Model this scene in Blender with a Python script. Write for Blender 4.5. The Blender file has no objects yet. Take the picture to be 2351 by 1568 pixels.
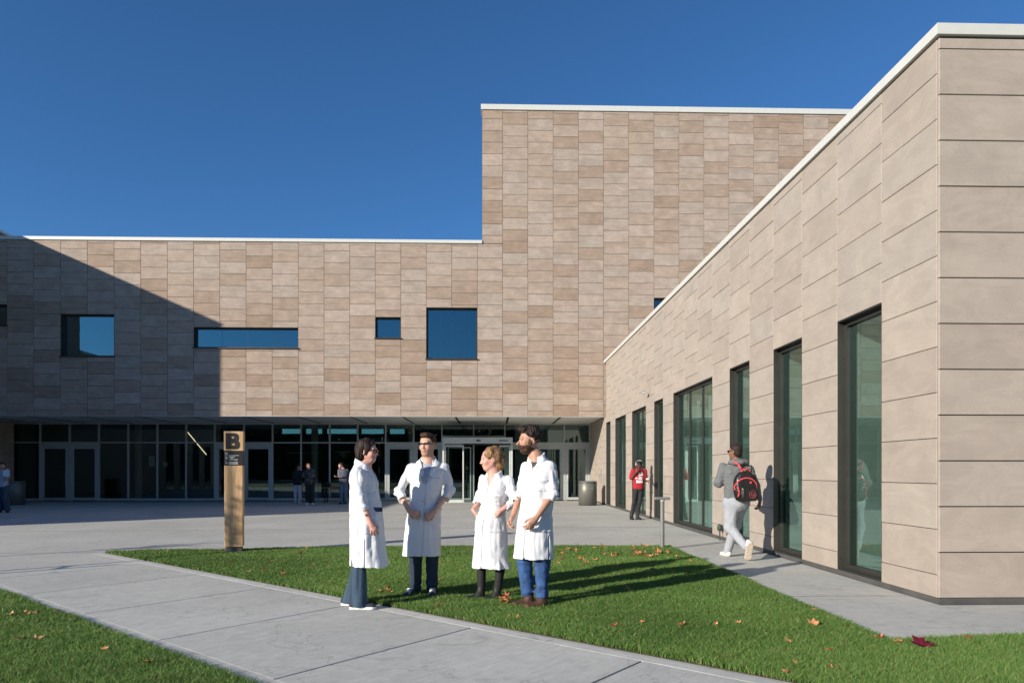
import bpy, bmesh, math, random
import numpy as np
from mathutils import Vector, Matrix, Euler
random.seed(7); np.random.seed(7)
SC = bpy.context.scene
COL = SC.collection

# ------------------------------------------------------------------ camera, sky, sun, exposure
cam = bpy.data.cameras.new("camera"); camo = bpy.data.objects.new("camera", cam); COL.objects.link(camo)
camo.location = (0, 0, 1.4)
camo.rotation_euler = (math.radians(90), 0, math.radians(-1.517))
cam.sensor_width = 36; cam.sensor_fit = 'HORIZONTAL'
cam.lens = 36 * 1567 / 2351
cam.shift_x = 0.0; cam.shift_y = 299 / 2351
cam.clip_start = 0.1; cam.clip_end = 2000
SC.camera = camo

SUN_AZ = math.radians(38)      # direction the light travels, from +X towards +Y
SUN_EL = math.radians(19)
W = bpy.data.worlds.new("World"); SC.world = W; W.use_nodes = True
nt = W.node_tree; nt.nodes.clear()
out = nt.nodes.new('ShaderNodeOutputWorld'); bg = nt.nodes.new('ShaderNodeBackground')
sky = nt.nodes.new('ShaderNodeTexSky'); sky.sky_type = 'NISHITA'; sky.sun_disc = False
sky.sun_elevation = SUN_EL
tosun = (-math.cos(SUN_AZ), -math.sin(SUN_AZ))
sky.sun_rotation = math.atan2(tosun[0], tosun[1])
sky.air_density = 1.0; sky.dust_density = 0.2; sky.ozone_density = 4.0; sky.altitude = 800
bg.inputs['Strength'].default_value = 0.085
tint = nt.nodes.new('ShaderNodeVectorMath'); tint.operation = 'MULTIPLY'; tint.inputs[1].default_value = (.56, .92, 1.18)   # deep polarised autumn sky
nt.links.new(sky.outputs[0], tint.inputs[0]); nt.links.new(tint.outputs[0], bg.inputs[0]); nt.links.new(bg.outputs[0], out.inputs[0])
sun = bpy.data.lights.new("sun", 'SUN'); suno = bpy.data.objects.new("sun", sun); COL.objects.link(suno)
sun.energy = 5.0; sun.angle = math.radians(0.53); sun.color = (1.0, 0.925, 0.795)
d = Vector((math.cos(SUN_AZ) * math.cos(SUN_EL), math.sin(SUN_AZ) * math.cos(SUN_EL), -math.sin(SUN_EL)))
suno.rotation_euler = d.to_track_quat('-Z', 'Y').to_euler()
suno.location = (-40, -35, 30)
SC.view_settings.view_transform = 'Standard'; SC.view_settings.look = 'None'
SC.view_settings.gamma = 1; SC.view_settings.use_curve_mapping = False
SC.view_settings.exposure = 0.45
SC.cycles.max_bounces = 8; SC.cycles.transparent_max_bounces = 12

# ------------------------------------------------------------------ helpers
def tag(o, label=None, cat=None, group=None, kind=None):
    if label: o['label'] = label
    if cat: o['category'] = cat
    if group: o['group'] = group
    if kind: o['kind'] = kind
    return o

def thing(name, label, cat, loc=(0, 0, 0), rz=0, group=None):
    o = bpy.data.objects.new(name, None); COL.objects.link(o)
    o.empty_display_size = 0.2
    o.location = loc; o.rotation_euler = (0, 0, rz)
    return tag(o, label, cat, group)

def link_mesh(name, me, mat, parent=None, loc=(0, 0, 0)):
    o = bpy.data.objects.new(name, me); COL.objects.link(o)
    if mat is not None and len(me.materials) == 0: me.materials.append(mat)
    o.parent = parent; o.location = loc
    return o

class MB:
    """collects simple shapes into one mesh"""
    def __init__(s): s.v = []; s.f = []; s.sm = False
    def add(s, vs, fs):
        n = len(s.v); s.v += [tuple(p) for p in vs]; s.f += [tuple(i + n for i in f) for f in fs]; return s
    def box(s, x0, x1, y0, y1, z0, z1):
        if x0 > x1: x0, x1 = x1, x0
        if y0 > y1: y0, y1 = y1, y0
        if z0 > z1: z0, z1 = z1, z0
        return s.add([(x0, y0, z0), (x1, y0, z0), (x1, y1, z0), (x0, y1, z0), (x0, y0, z1), (x1, y0, z1), (x1, y1, z1), (x0, y1, z1)],
                     [(0, 3, 2, 1), (4, 5, 6, 7), (0, 1, 5, 4), (1, 2, 6, 5), (2, 3, 7, 6), (3, 0, 4, 7)])
    def prism(s, poly, z0, z1):
        n = len(poly)
        vs = [(x, y, z0) for x, y in poly] + [(x, y, z1) for x, y in poly]
        fs = [tuple(range(n - 1, -1, -1)), tuple(range(n, 2 * n))] + [(i, (i + 1) % n, n + (i + 1) % n, n + i) for i in range(n)]
        return s.add(vs, fs)
    def tube(s, a, b, ra, rb=None, n=10, caps=True):
        rb = ra if rb is None else rb
        a = Vector(a); b = Vector(b); d = (b - a).normalized()
        u = d.cross(Vector((0, 0, 1)));
        if u.length < 1e-4: u = Vector((1, 0, 0))
        u.normalize(); w = d.cross(u)
        vs = []
        for p, r in ((a, ra), (b, rb)):
            for i in range(n):
                t = 2 * math.pi * i / n; vs.append(p + (u * math.cos(t) + w * math.sin(t)) * r)
        fs = [(i, n + i, n + (i + 1) % n, (i + 1) % n) for i in range(n)]
        if caps: fs += [tuple(range(n)), tuple(range(2 * n - 1, n - 1, -1))]
        return s.add(vs, fs)
    def lathe(s, prof, n=24, c=(0, 0, 0)):
        vs = []; fs = []
        for r, z in prof:
            for i in range(n):
                t = 2 * math.pi * i / n; vs.append((c[0] + r * math.cos(t), c[1] + r * math.sin(t), c[2] + z))
        for k in range(len(prof) - 1):
            for i in range(n):
                fs.append((k * n + i, k * n + (i + 1) % n, (k + 1) * n + (i + 1) % n, (k + 1) * n + i))
        return s.add(vs, fs)
    def mesh(s, name, smooth=False, bevel=0):
        me = bpy.data.meshes.new(name); me.from_pydata(s.v, [], s.f)
        bm = bmesh.new(); bm.from_mesh(me)
        bmesh.ops.recalc_face_normals(bm, faces=bm.faces)
        if bevel:
            bmesh.ops.bevel(bm, geom=bm.edges[:], offset=bevel, segments=1, affect='EDGES')
        bm.to_mesh(me); bm.free()
        if smooth:
            me.polygons.foreach_set('use_smooth', [True] * len(me.polygons))
        me.update(); return me
    def build(s, name, mat, parent=None, smooth=False, bevel=0, loc=(0, 0, 0)):
        return link_mesh(name, s.mesh(name, smooth, bevel), mat, parent, loc)

def nodes(m):
    m.use_nodes = True; n = m.node_tree; n.nodes.clear(); return n
def srgb(r, g, b):
    f = lambda c: (c / 255 / 12.92) if c / 255 <= 0.04045 else ((c / 255 + 0.055) / 1.055) ** 2.4
    return (f(r), f(g), f(b), 1)

def mat_plain(name, col, rough=0.6, metal=0.0, var=0.12, scale=6, bump=0.0, bscale=40, spec=0.5, coords='Object', stretch=(1, 1, 1), sheen=0, rnd=0.0):
    m = bpy.data.materials.new(name); n = nodes(m); N = n.nodes; L = n.links
    o = N.new('ShaderNodeOutputMaterial'); p = N.new('ShaderNodeBsdfPrincipled'); L.new(p.outputs[0], o.inputs[0])
    tc = N.new('ShaderNodeTexCoord'); mp = N.new('ShaderNodeMapping'); mp.inputs['Scale'].default_value = stretch
    L.new(tc.outputs[coords], mp.inputs[0])
    nz = N.new('ShaderNodeTexNoise'); nz.inputs['Scale'].default_value = scale; nz.inputs['Detail'].default_value = 6
    L.new(mp.outputs[0], nz.inputs[0])
    mr = N.new('ShaderNodeMapRange'); mr.inputs[1].default_value = 0.3; mr.inputs[2].default_value = 0.7
    mr.inputs[3].default_value = 1 - var; mr.inputs[4].default_value = 1 + var
    L.new(nz.outputs[0], mr.inputs[0])
    fac = mr.outputs[0]
    if rnd:
        oi = N.new('ShaderNodeObjectInfo'); r2 = N.new('ShaderNodeMapRange')
        r2.inputs[3].default_value = 1 - rnd; r2.inputs[4].default_value = 1 + rnd
        L.new(oi.outputs['Random'], r2.inputs[0])
        mm = N.new('ShaderNodeMath'); mm.operation = 'MULTIPLY'; L.new(fac, mm.inputs[0]); L.new(r2.outputs[0], mm.inputs[1]); fac = mm.outputs[0]
    vm = N.new('ShaderNodeVectorMath'); vm.operation = 'SCALE'; vm.inputs[0].default_value = col[:3]
    L.new(fac, vm.inputs['Scale']); L.new(vm.outputs[0], p.inputs['Base Color'])
    p.inputs['Roughness'].default_value = rough; p.inputs['Metallic'].default_value = metal
    p.inputs['Specular IOR Level'].default_value = spec
    if sheen: p.inputs['Sheen Weight'].default_value = sheen
    if bump:
        b = N.new('ShaderNodeBump'); b.inputs['Strength'].default_value = bump; b.inputs['Distance'].default_value = 0.01
        n2 = N.new('ShaderNodeTexNoise'); n2.inputs['Scale'].default_value = bscale; n2.inputs['Detail'].default_value = 5
        L.new(mp.outputs[0], n2.inputs[0]); L.new(n2.outputs[0], b.inputs['Height']); L.new(b.outputs[0], p.inputs['Normal'])
    return m

def mat_stone(name, cols, var=0.10, streak=0.10, patch=.045):
    """limestone panel: one tone per panel, veins and soft clouds running along the bedding"""
    m = bpy.data.materials.new(name); n = nodes(m); N = n.nodes; L = n.links
    o = N.new('ShaderNodeOutputMaterial'); p = N.new('ShaderNodeBsdfPrincipled'); L.new(p.outputs[0], o.inputs[0])
    oi = N.new('ShaderNodeObjectInfo'); geo = N.new('ShaderNodeNewGeometry')
    add = N.new('ShaderNodeVectorMath'); add.operation = 'ADD'
    sc = N.new('ShaderNodeVectorMath'); sc.operation = 'SCALE'; sc.inputs['Scale'].default_value = 37.0
    L.new(oi.outputs['Random'], sc.inputs[0]); L.new(geo.outputs['Position'], add.inputs[0]); L.new(sc.outputs[0], add.inputs[1])
    cr = N.new('ShaderNodeValToRGB'); cr.color_ramp.interpolation = 'LINEAR'
    e = cr.color_ramp.elements
    while len(e) < len(cols): e.new(0.5)
    for i, (pos, c) in enumerate(cols): e[i].position = pos; e[i].color = c
    L.new(oi.outputs['Random'], cr.inputs[0])
    mp = N.new('ShaderNodeMapping'); mp.inputs['Scale'].default_value = (1.2, 1.2, 6.0); L.new(add.outputs[0], mp.inputs[0])
    n1 = N.new('ShaderNodeTexNoise'); n1.inputs['Scale'].default_value = 1.6; n1.inputs['Detail'].default_value = 8; n1.inputs['Roughness'].default_value = 0.6; n1.inputs['Distortion'].default_value = 0.8
    L.new(mp.outputs[0], n1.inputs[0])
    mr = N.new('ShaderNodeMapRange'); mr.inputs[1].default_value = 0.3; mr.inputs[2].default_value = 0.7; mr.inputs[3].default_value = 1 - streak; mr.inputs[4].default_value = 1 + streak
    L.new(n1.outputs[0], mr.inputs[0])
    n2 = N.new('ShaderNodeTexNoise'); n2.inputs['Scale'].default_value = 2.3; n2.inputs['Detail'].default_value = 3; L.new(add.outputs[0], n2.inputs[0])
    m2 = N.new('ShaderNodeMapRange'); m2.inputs[1].default_value = 0.3; m2.inputs[2].default_value = 0.7; m2.inputs[3].default_value = 1 - var; m2.inputs[4].default_value = 1 + var
    L.new(n2.outputs[0], m2.inputs[0])
    n3 = N.new('ShaderNodeTexNoise'); n3.inputs['Scale'].default_value = 60; n3.inputs['Detail'].default_value = 4; L.new(add.outputs[0], n3.inputs[0])
    m3 = N.new('ShaderNodeMapRange'); m3.inputs[3].default_value = 0.93; m3.inputs[4].default_value = 1.07; L.new(n3.outputs[0], m3.inputs[0])
    # pale cloudy patches with ragged edges, as in sedimentary stone
    n4 = N.new('ShaderNodeTexNoise'); n4.inputs['Scale'].default_value = 1.1; n4.inputs['Detail'].default_value = 9; n4.inputs['Roughness'].default_value = .65; n4.inputs['Distortion'].default_value = 1.6
    mp4 = N.new('ShaderNodeMapping'); mp4.inputs['Scale'].default_value = (1.3, 1.3, 2.6); mp4.inputs['Rotation'].default_value = (.2, .3, .1); L.new(add.outputs[0], mp4.inputs[0]); L.new(mp4.outputs[0], n4.inputs[0])
    m4 = N.new('ShaderNodeMapRange'); m4.inputs[1].default_value = .47; m4.inputs[2].default_value = .54; m4.inputs[3].default_value = 1 - patch; m4.inputs[4].default_value = 1 + patch; L.new(n4.outputs[0], m4.inputs[0])
    a0 = N.new('ShaderNodeMath'); a0.operation = 'MULTIPLY'; L.new(m4.outputs[0], a0.inputs[0]); L.new(m2.outputs[0], a0.inputs[1]); m2 = a0
    a = N.new('ShaderNodeMath'); a.operation = 'MULTIPLY'; L.new(mr.outputs[0], a.inputs[0]); L.new(m2.outputs[0], a.inputs[1])
    b = N.new('ShaderNodeMath'); b.operation = 'MULTIPLY'; L.new(a.outputs[0], b.inputs[0]); L.new(m3.outputs[0], b.inputs[1])
    v = N.new('ShaderNodeVectorMath'); v.operation = 'SCALE'; L.new(cr.outputs[0], v.inputs[0]); L.new(b.outputs[0], v.inputs['Scale'])
    L.new(v.outputs[0], p.inputs['Base Color'])
    p.inputs['Roughness'].default_value = 0.75; p.inputs['Specular IOR Level'].default_value = 0.3
    bp = N.new('ShaderNodeBump'); bp.inputs['Strength'].default_value = 0.25; bp.inputs['Distance'].default_value = 0.01
    L.new(n1.outputs[0], bp.inputs['Height']); L.new(bp.outputs[0], p.inputs['Normal'])
    return m

def mat_glass(name, tint, ior=1.6, refl=1.0, rough=0.0, minr=0.0, rtint=(1, 1, 1)):
    m = bpy.data.materials.new(name); n = nodes(m); N = n.nodes; L = n.links
    o = N.new('ShaderNodeOutputMaterial'); t = N.new('ShaderNodeBsdfTransparent'); g = N.new('ShaderNodeBsdfGlossy'); mx = N.new('ShaderNodeMixShader')
    t.inputs[0].default_value = (*tint, 1); g.inputs[0].default_value = (*rtint, 1); g.inputs['Roughness'].default_value = rough
    lw = N.new('ShaderNodeLayerWeight'); lw.inputs[0].default_value = .5      # facing term, the same on both sides of the thin pane
    fr = N.new('ShaderNodeMath'); fr.operation = 'POWER'; fr.inputs[1].default_value = 4.0; L.new(lw.outputs['Facing'], fr.inputs[0])
    mr = N.new('ShaderNodeMapRange'); mr.inputs[3].default_value = max(minr, ((ior - 1) / (ior + 1)) ** 2); mr.inputs[4].default_value = refl
    # faint waviness of the panes
    tc = N.new('ShaderNodeNewGeometry'); nz = N.new('ShaderNodeTexNoise'); nz.inputs['Scale'].default_value = 0.9
    bp = N.new('ShaderNodeBump'); bp.inputs['Strength'].default_value = 0.03; bp.inputs['Distance'].default_value = 0.02
    L.new(tc.outputs['Position'], nz.inputs[0]); L.new(nz.outputs[0], bp.inputs['Height']); L.new(bp.outputs[0], g.inputs['Normal'])
    L.new(fr.outputs[0], mr.inputs[0]); L.new(mr.outputs[0], mx.inputs[0]); L.new(t.outputs[0], mx.inputs[1]); L.new(g.outputs[0], mx.inputs[2])
    L.new(mx.outputs[0], o.inputs[0]); return m

M = {}
M['stone_main'] = mat_stone('tan_limestone', [(0.0, (.282, .203, .149, 1)), (0.15, (.312, .230, .175, 1)), (0.35, (.345, .263, .207, 1)), (0.6, (.355, .275, .222, 1)), (0.8, (.336, .276, .229, 1)), (1.0, (.380, .298, .244, 1))])
M['stone_wing'] = mat_stone('pale_limestone', [(0.0, (.340, .285, .242, 1)), (0.5, (.376, .318, .270, 1)), (1.0, (.350, .305, .262, 1))], var=0.06, streak=0.035, patch=.032)
M['joint'] = mat_plain('joint_shadow_backing', (.075, .06, .05), 0.9)
M['coping'] = mat_plain('white_aluminium', (.56, .555, .52), 0.45, var=.03)
M['frame'] = mat_plain('bronze_frame', (.045, .043, .038), 0.4, metal=.3, var=.1)
M['alu'] = mat_plain('grey_aluminium', (.42, .44, .435), 0.4, metal=.1, var=.05)
M['alu_pale'] = mat_plain('pale_aluminium', (.55, .56, .54), 0.35, metal=.1, var=.05)
M['plinth'] = mat_plain('dark_plinth', (.075, .073, .07), 0.7, var=.2, scale=3)
M['plaster'] = mat_plain('grey_plaster', (.70, .69, .66), 0.8, var=.05, scale=1.5)
M['slot'] = mat_plain('slot_black', (.01, .01, .01), 0.6)
M['glass_sky'] = mat_glass('solar_glass', (.30, .40, .42), 1.9, 1.0, minr=.20, rtint=(.62, .95, 1.0))
M['glass'] = mat_glass('clear_glass', (.74, .82, .80), 1.55, 1.0, minr=.075, rtint=(.85, 1.0, .97))
M['glass_wing'] = mat_glass('tinted_glass', (.72, .80, .77), 1.7, 1.0, minr=.15, rtint=(.66, .92, .88))
M['interior'] = mat_plain('interior_wall', (.12, .125, .125), 0.9, var=.1)
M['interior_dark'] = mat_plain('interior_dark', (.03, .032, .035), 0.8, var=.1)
M['interior_floor'] = mat_plain('interior_floor', (.10, .10, .10), 0.35, var=.1)
M['interior_white'] = mat_plain('interior_white', (.6, .62, .62), 0.7, var=.05)

# unit panel: x in [-.5,.5], z in [-.5,.5], front at y=0, back at y=.03, slightly eased edges
def unit_panel():
    e = 0.004; ez = 0.008
    v = [(-.5, .004, -.5), (.5, .004, -.5), (.5, .004, .5), (-.5, .004, .5),
         (-.5 + e, 0, -.5 + ez), (.5 - e, 0, -.5 + ez), (.5 - e, 0, .5 - ez), (-.5 + e, 0, .5 - ez),
         (-.5, .03, -.5), (.5, .03, -.5), (.5, .03, .5), (-.5, .03, .5)]
    f = [(4, 5, 6, 7), (0, 1, 5, 4), (1, 2, 6, 5), (2, 3, 7, 6), (3, 0, 4, 7), (0, 8, 9, 1), (1, 9, 10, 2), (2, 10, 11, 3), (3, 11, 8, 0)]
    me = bpy.data.meshes.new('stone_panel'); me.from_pydata(v, [], f); me.update(); return me

def clad(parent, mesh, mat, O, ang, cols, z0, z1, wins, course, parity0, zbase, gap=0.012, backing=True, limit=300, vis=None, tops=None, inset=(0, 0)):
    """stone panels on a wall face. O = origin, ang = direction of the face's u axis; outward normal is u rotated by -90 deg."""
    ux, uy = math.cos(ang), math.sin(ang)
    jobs = []
    bk = MB()
    for i in range(len(cols) - 1):
        u0, u1 = cols[i], cols[i + 1]; uc = (u0 + u1) / 2
        top = tops[i] if tops else z1
        cuts = sorted([(w[2], w[3]) for w in wins if w[0] - .02 <= uc <= w[1] + .02])
        segs = []; a = z0
        for c0, c1 in cuts:
            if c0 > a: segs.append((a, c0))
            a = max(a, c1)
        if a < top: segs.append((a, top))
        off = 0 if (i + parity0) % 2 == 0 else course / 2
        for s0, s1 in segs:
            if backing: bk.box(u0 + (inset[0] if i == 0 else 0), u1 - (inset[1] if i == len(cols) - 2 else 0), 0.031, 0.20, s0, s1)
            zs = [s0]; z = zbase + off - course * 3
            while z < s1:
                if z > s0 + 0.03 and z < s1 - 0.03: zs.append(z)
                z += course
            zs.append(s1)
            for a0, a1 in zip(zs[:-1], zs[1:]):
                jobs.append((u0 + gap / 2, u1 - gap / 2, a0 + gap / 2, a1 - gap / 2))
    if vis: jobs.sort(key=lambda j: -vis(j))
    R = (0, 0, ang)
    for k, (a, b, c, e) in enumerate(jobs[:limit]):
        o = bpy.data.objects.new('stone_panel', mesh); COL.objects.link(o); o.parent = parent
        uc = (a + b) / 2; jit = random.uniform(-.0015, .0015)
        o.location = (O[0] + ux * uc - uy * -jit, O[1] + uy * uc + ux * jit, (c + e) / 2)
        o.rotation_euler = R; o.scale = (b - a, 1, e - c)
    rest = jobs[limit:]
    if rest:
        mb = MB()
        for a, b, c, e in rest: mb.box(a, b, 0, .03, c, e)
        o = mb.build('stone_panel', mat, parent); o.rotation_euler = R; o.location = (O[0], O[1], 0); o['kind'] = 'stuff'
    if backing:
        o = bk.build('backing_wall', M['joint'], parent); o.rotation_euler = R; o.location = (O[0], O[1], 0)
    return len(jobs)

def window(parent, O, ang, u0, u1, z0, z1, depth, glass, divs=0, sill=True, fw=.05, room=1.2, back=None, roomh=0.0, head=True, dw=.03):
    """recessed window: lining, pane, sill and the dark room behind it"""
    R = (0, 0, ang)
    def put(o): o.rotation_euler = R; o.location = (O[0], O[1], 0); return o
    f = MB(); t = .012
    f.box(u0, u0 + t, 0.006, depth + .06, z0, z1); f.box(u1 - t, u1, 0.006, depth + .06, z0, z1)
    f.box(u0 + t, u1 - t, 0.006, depth + .06, z1 - t, z1); f.box(u0 + t, u1 - t, 0.006, depth + .06, z0, z0 + t)
    # frame proper
    a, b, c, d_ = u0 + t, u1 - t, z0 + t, z1 - t
    y0, y1 = depth - .03, depth + .055
    f.box(a, a + fw, y0, y1, c, d_); f.box(b - fw, b, y0, y1, c, d_)
    f.box(a + fw, b - fw, y0, y1, c, c + fw); f.box(a + fw, b - fw, y0, y1, d_ - fw, d_)
    fr = put(f.build('window', M['frame'], parent))
    def sub(mb, name, mat, bevel=0):
        o = mb.build(name, mat, fr, bevel=bevel); return o
    n = divs + 1; w = (b - a - 2 * fw - divs * dw) / n
    for i in range(n):
        p0 = a + fw + i * (w + dw)
        sub(MB().box(p0 - .005, p0 + w + .005, depth + .015, depth + .021, c + fw - .005, d_ - fw + .005), 'pane', glass)
        if i: sub(MB().box(p0 - dw + .0005, p0 - .0005, depth - (.01 if dw > .02 else -.013), depth + (.05 if dw > .02 else .022), c + fw, d_ - fw), 'mullion', M['frame'])
    if sill: sub(MB().box(u0 - .035, u1 + .035, -.06, depth - .031, z0 - .045, z0 - .002), 'sill', M['frame'])
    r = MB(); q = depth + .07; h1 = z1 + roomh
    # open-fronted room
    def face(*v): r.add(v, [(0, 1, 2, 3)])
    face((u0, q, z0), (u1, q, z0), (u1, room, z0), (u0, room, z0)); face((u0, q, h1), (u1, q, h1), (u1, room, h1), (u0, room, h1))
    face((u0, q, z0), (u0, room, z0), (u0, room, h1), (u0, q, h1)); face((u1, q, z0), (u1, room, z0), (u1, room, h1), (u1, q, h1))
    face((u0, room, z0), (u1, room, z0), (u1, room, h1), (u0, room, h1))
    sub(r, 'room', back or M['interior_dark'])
    return fr

# ------------------------------------------------------------------ ground
def mat_concrete(name, col, scale=1.0, ang=0.0, speck=.10):
    m = bpy.data.materials.new(name); n = nodes(m); N = n.nodes; L = n.links
    o = N.new('ShaderNodeOutputMaterial'); p = N.new('ShaderNodeBsdfPrincipled'); L.new(p.outputs[0], o.inputs[0])
    g = N.new('ShaderNodeNewGeometry'); mp = N.new('ShaderNodeMapping'); mp.inputs['Rotation'].default_value = (0, 0, ang)
    L.new(g.outputs['Position'], mp.inputs[0])
    def nz(s, det, st=None, dist=0):
        t = N.new('ShaderNodeTexNoise'); t.inputs['Scale'].default_value = s; t.inputs['Detail'].default_value = det; t.inputs['Distortion'].default_value = dist
        if st:
            q = N.new('ShaderNodeMapping'); q.inputs['Scale'].default_value = st; L.new(mp.outputs[0], q.inputs[0]); L.new(q.outputs[0], t.inputs[0])
        else: L.new(mp.outputs[0], t.inputs[0])
        return t
    def rng(t, a, b, lo=.3, hi=.7):
        r = N.new('ShaderNodeMapRange'); r.inputs[1].default_value = lo; r.inputs[2].default_value = hi; r.inputs[3].default_value = a; r.inputs[4].default_value = b
        L.new(t.outputs[0], r.inputs[0]); return r
    def mul(a, b):
        k = N.new('ShaderNodeMath'); k.operation = 'MULTIPLY'; L.new(a.outputs[0], k.inputs[0]); L.new(b.outputs[0], k.inputs[1]); return k
    big = nz(.5 * scale, 5); fine = nz(220, 3); mid = nz(9, 6, None, .5); br = nz(6, 6, (.35, 7, 1)); br2 = nz(30, 4, (.3, 8, 1))
    f = mul(mul(mul(rng(big, .90, 1.10), rng(fine, 1 - speck, 1 + speck)), rng(mid, .92, 1.07)), mul(rng(br, .90, 1.07), rng(br2, .90, 1.08)))
    # scattered dark stains
    st = nz(1.7, 6, (1, 1, 1), 1.0); s2 = rng(st, 1.0, .70, .62, .78); f = mul(f, s2)
    oi = N.new('ShaderNodeObjectInfo'); orr = N.new('ShaderNodeMapRange'); orr.inputs[3].default_value = .95; orr.inputs[4].default_value = 1.05; L.new(oi.outputs['Random'], orr.inputs[0]); f = mul(f, orr)
    # hairline cracks
    vo = N.new('ShaderNodeTexVoronoi'); vo.feature = 'DISTANCE_TO_EDGE'; vo.inputs['Scale'].default_value = .55; wv = nz(2.5, 5, None, 0)
    wa = N.new('ShaderNodeVectorMath'); wa.operation = 'ADD'; L.new(mp.outputs[0], wa.inputs[0]); L.new(wv.outputs['Color'], wa.inputs[1]); L.new(wa.outputs[0], vo.inputs['Vector'])
    vr = N.new('ShaderNodeMapRange'); vr.inputs[1].default_value = 0.0; vr.inputs[2].default_value = .006; vr.inputs[3].default_value = .72; vr.inputs[4].default_value = 1.0; L.new(vo.outputs[0], vr.inputs[0]); f = mul(f, vr)
    v = N.new('ShaderNodeVectorMath'); v.operation = 'SCALE'; v.inputs[0].default_value = col; L.new(f.outputs[0], v.inputs['Scale'])
    L.new(v.outputs[0], p.inputs['Base Color']); p.inputs['Roughness'].default_value = .8; p.inputs['Specular IOR Level'].default_value = .35
    b = N.new('ShaderNodeBump'); b.inputs['Strength'].default_value = .35; b.inputs['Distance'].default_value = .004
    L.new(br2.outputs[0], b.inputs['Height']); b2 = N.new('ShaderNodeBump'); b2.inputs['Strength'].default_value = .3; b2.inputs['Distance'].default_value = .002
    L.new(fine.outputs[0], b2.inputs['Height']); L.new(b.outputs[0], b2.inputs['Normal']); L.new(b2.outputs[0], p.inputs['Normal'])
    return m
M['ground'] = mat_concrete('ground_paving', (.30, .295, .285))
M['plaza'] = mat_concrete('brushed_concrete', (.445, .436, .400), ang=math.radians(8))
M['slab'] = mat_concrete('path_concrete', (.475, .465, .425), ang=math.radians(-49))
M['kerb'] = mat_concrete('kerb_concrete', (.53, .52, .48), ang=math.radians(41))
M['seam'] = mat_plain('seam_dark', (.07, .068, .065), .9)
M['soil'] = mat_plain('soil', (.05, .035, .022), .95, var=.4, scale=14, bump=.6, bscale=60)

tag(MB().add([(-250, -150, -.06), (250, -150, -.06), (250, 250, -.06), (-250, 250, -.06)], [(0, 1, 2, 3)]).build('ground', M['ground']), 'grey paved ground around the campus buildings', None, None, 'structure')
pl = MB().box(-26.0, 4.69, -6, 33.0, -.05, 0).box(4.69, 9.0, -6, 7.05, -.05, 0).build('plaza', M['plaza'])
tag(pl, 'light grey brushed concrete plaza in front of the entrance', None, None, 'structure')
# seams in the plaza: sawn joints
def strip(a, b, w, z0, z1):
    a = Vector((*a, 0)); b = Vector((*b, 0)); d = (b - a).normalized(); n_ = Vector((-d.y, d.x, 0)) * w / 2
    return [((a + n_).x, (a + n_).y), ((a - n_).x, (a - n_).y), ((b - n_).x, (b - n_).y), ((b + n_).x, (b + n_).y)]
for a, b, w in [((3.37, 12.61), (4.66, 13.67), .018), ((-14, 16.2), (4.66, 17.3), .010), ((-15, 22.6), (4.66, 23.0), .010), ((-6.9, 12.05), (-15, 11.6), .010), ((3.3, 7.6), (4.66, 7.6), .006)]:
    MB().prism(strip(a, b, w, 0, 0), -.02, .0025).build('joint', M['seam'], pl)
# puddle-shaped damp / darker repair patches
for c, rx, ry, an in [((-2.9, 15.6), 1.5, .55, .3), ((-7.2, 14.3), .9, .10, .85)]:
    pts = []
    for k in range(40):
        t = 2 * math.pi * k / 40; r = 1 + .10 * math.sin(3 * t + 1) + .06 * math.sin(7 * t)
        x, y = rx * r * math.cos(t), ry * r * math.sin(t); pts.append((c[0] + x * math.cos(an) - y * math.sin(an), c[1] + x * math.sin(an) + y * math.cos(an)))

UD = Vector((.758, -.652)); ND = Vector((.652, .758)); P0 = Vector((-5.8, 8.18))
def pth(t, s): q = P0 + UD * t + ND * s; return (q.x, q.y)
path = MB().prism([pth(-3.2, .02), pth(14, .02), pth(14, 2.18), pth(-3.2, 2.18)], -.04, .004).build('path', M['seam'])
tag(path, 'diagonal light grey concrete footpath crossing the lawns', None, None, 'structure')
ts = [-3.2, -1.1, .57, 2.25, 3.9, 5.6, 7.3, 9.0, 10.7, 12.4, 14]
for i in range(len(ts) - 1):
    g_ = .009
    MB().prism([pth(ts[i] + g_, .123), pth(ts[i + 1] - g_, .123), pth(ts[i + 1] - g_, 2.082), pth(ts[i] + g_, 2.082)], -.03, .010).build('slab', M['slab'], path, bevel=.003)
for s0, s1 in ((0.0, .12), (2.085, 2.20)):
    t = -3.2
    while t < 14:
        MB().prism([pth(t + .003, s0), pth(t + 2.4, s0), pth(t + 2.4, s1), pth(t + .003, s1)], -.04, .0103).build('kerb', M['kerb'], path); t += 2.403
# ------------------------------------------------------------------ main building (low block + recessed glass front)
YF = 28.89; YG = 33.35; ZS = 3.735
PANEL = unit_panel(); PANEL.materials.append(M['stone_main'])
PANELW = unit_panel(); PANELW.materials.append(M['stone_wing'])
CO = .4965
cols_low = [-22.38, -21.30, -20.22, -19.134, -18.03, -16.93, -15.833, -14.741, -13.64, -12.557, -11.475, -10.384, -9.298, -8.215, -7.139, -6.065, -4.995, -3.922, -2.853, -1.782, -0.70]
main = thing('academic_building', 'long low stone-clad block with square windows above the recessed glass front', 'building', (-11, YF, 0))
main_in = Matrix.Translation((11, -YF, 0))
def P_(o): o.matrix_parent_inverse = main_in; return o
main_kids = []
n0 = len(bpy.data.objects)
wl = [(-22.38, -20.22, 7.478, 8.345), (-18.03, -15.833, 6.213, 7.962), (-12.557, -8.215, 6.595, 7.449), (-4.995, -3.922, 7.038, 7.913), (-2.853, -.70, 6.171, 8.33)]
class _H: pass
holder = thing('tmp', '', '', (0, 0, 0))
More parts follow.
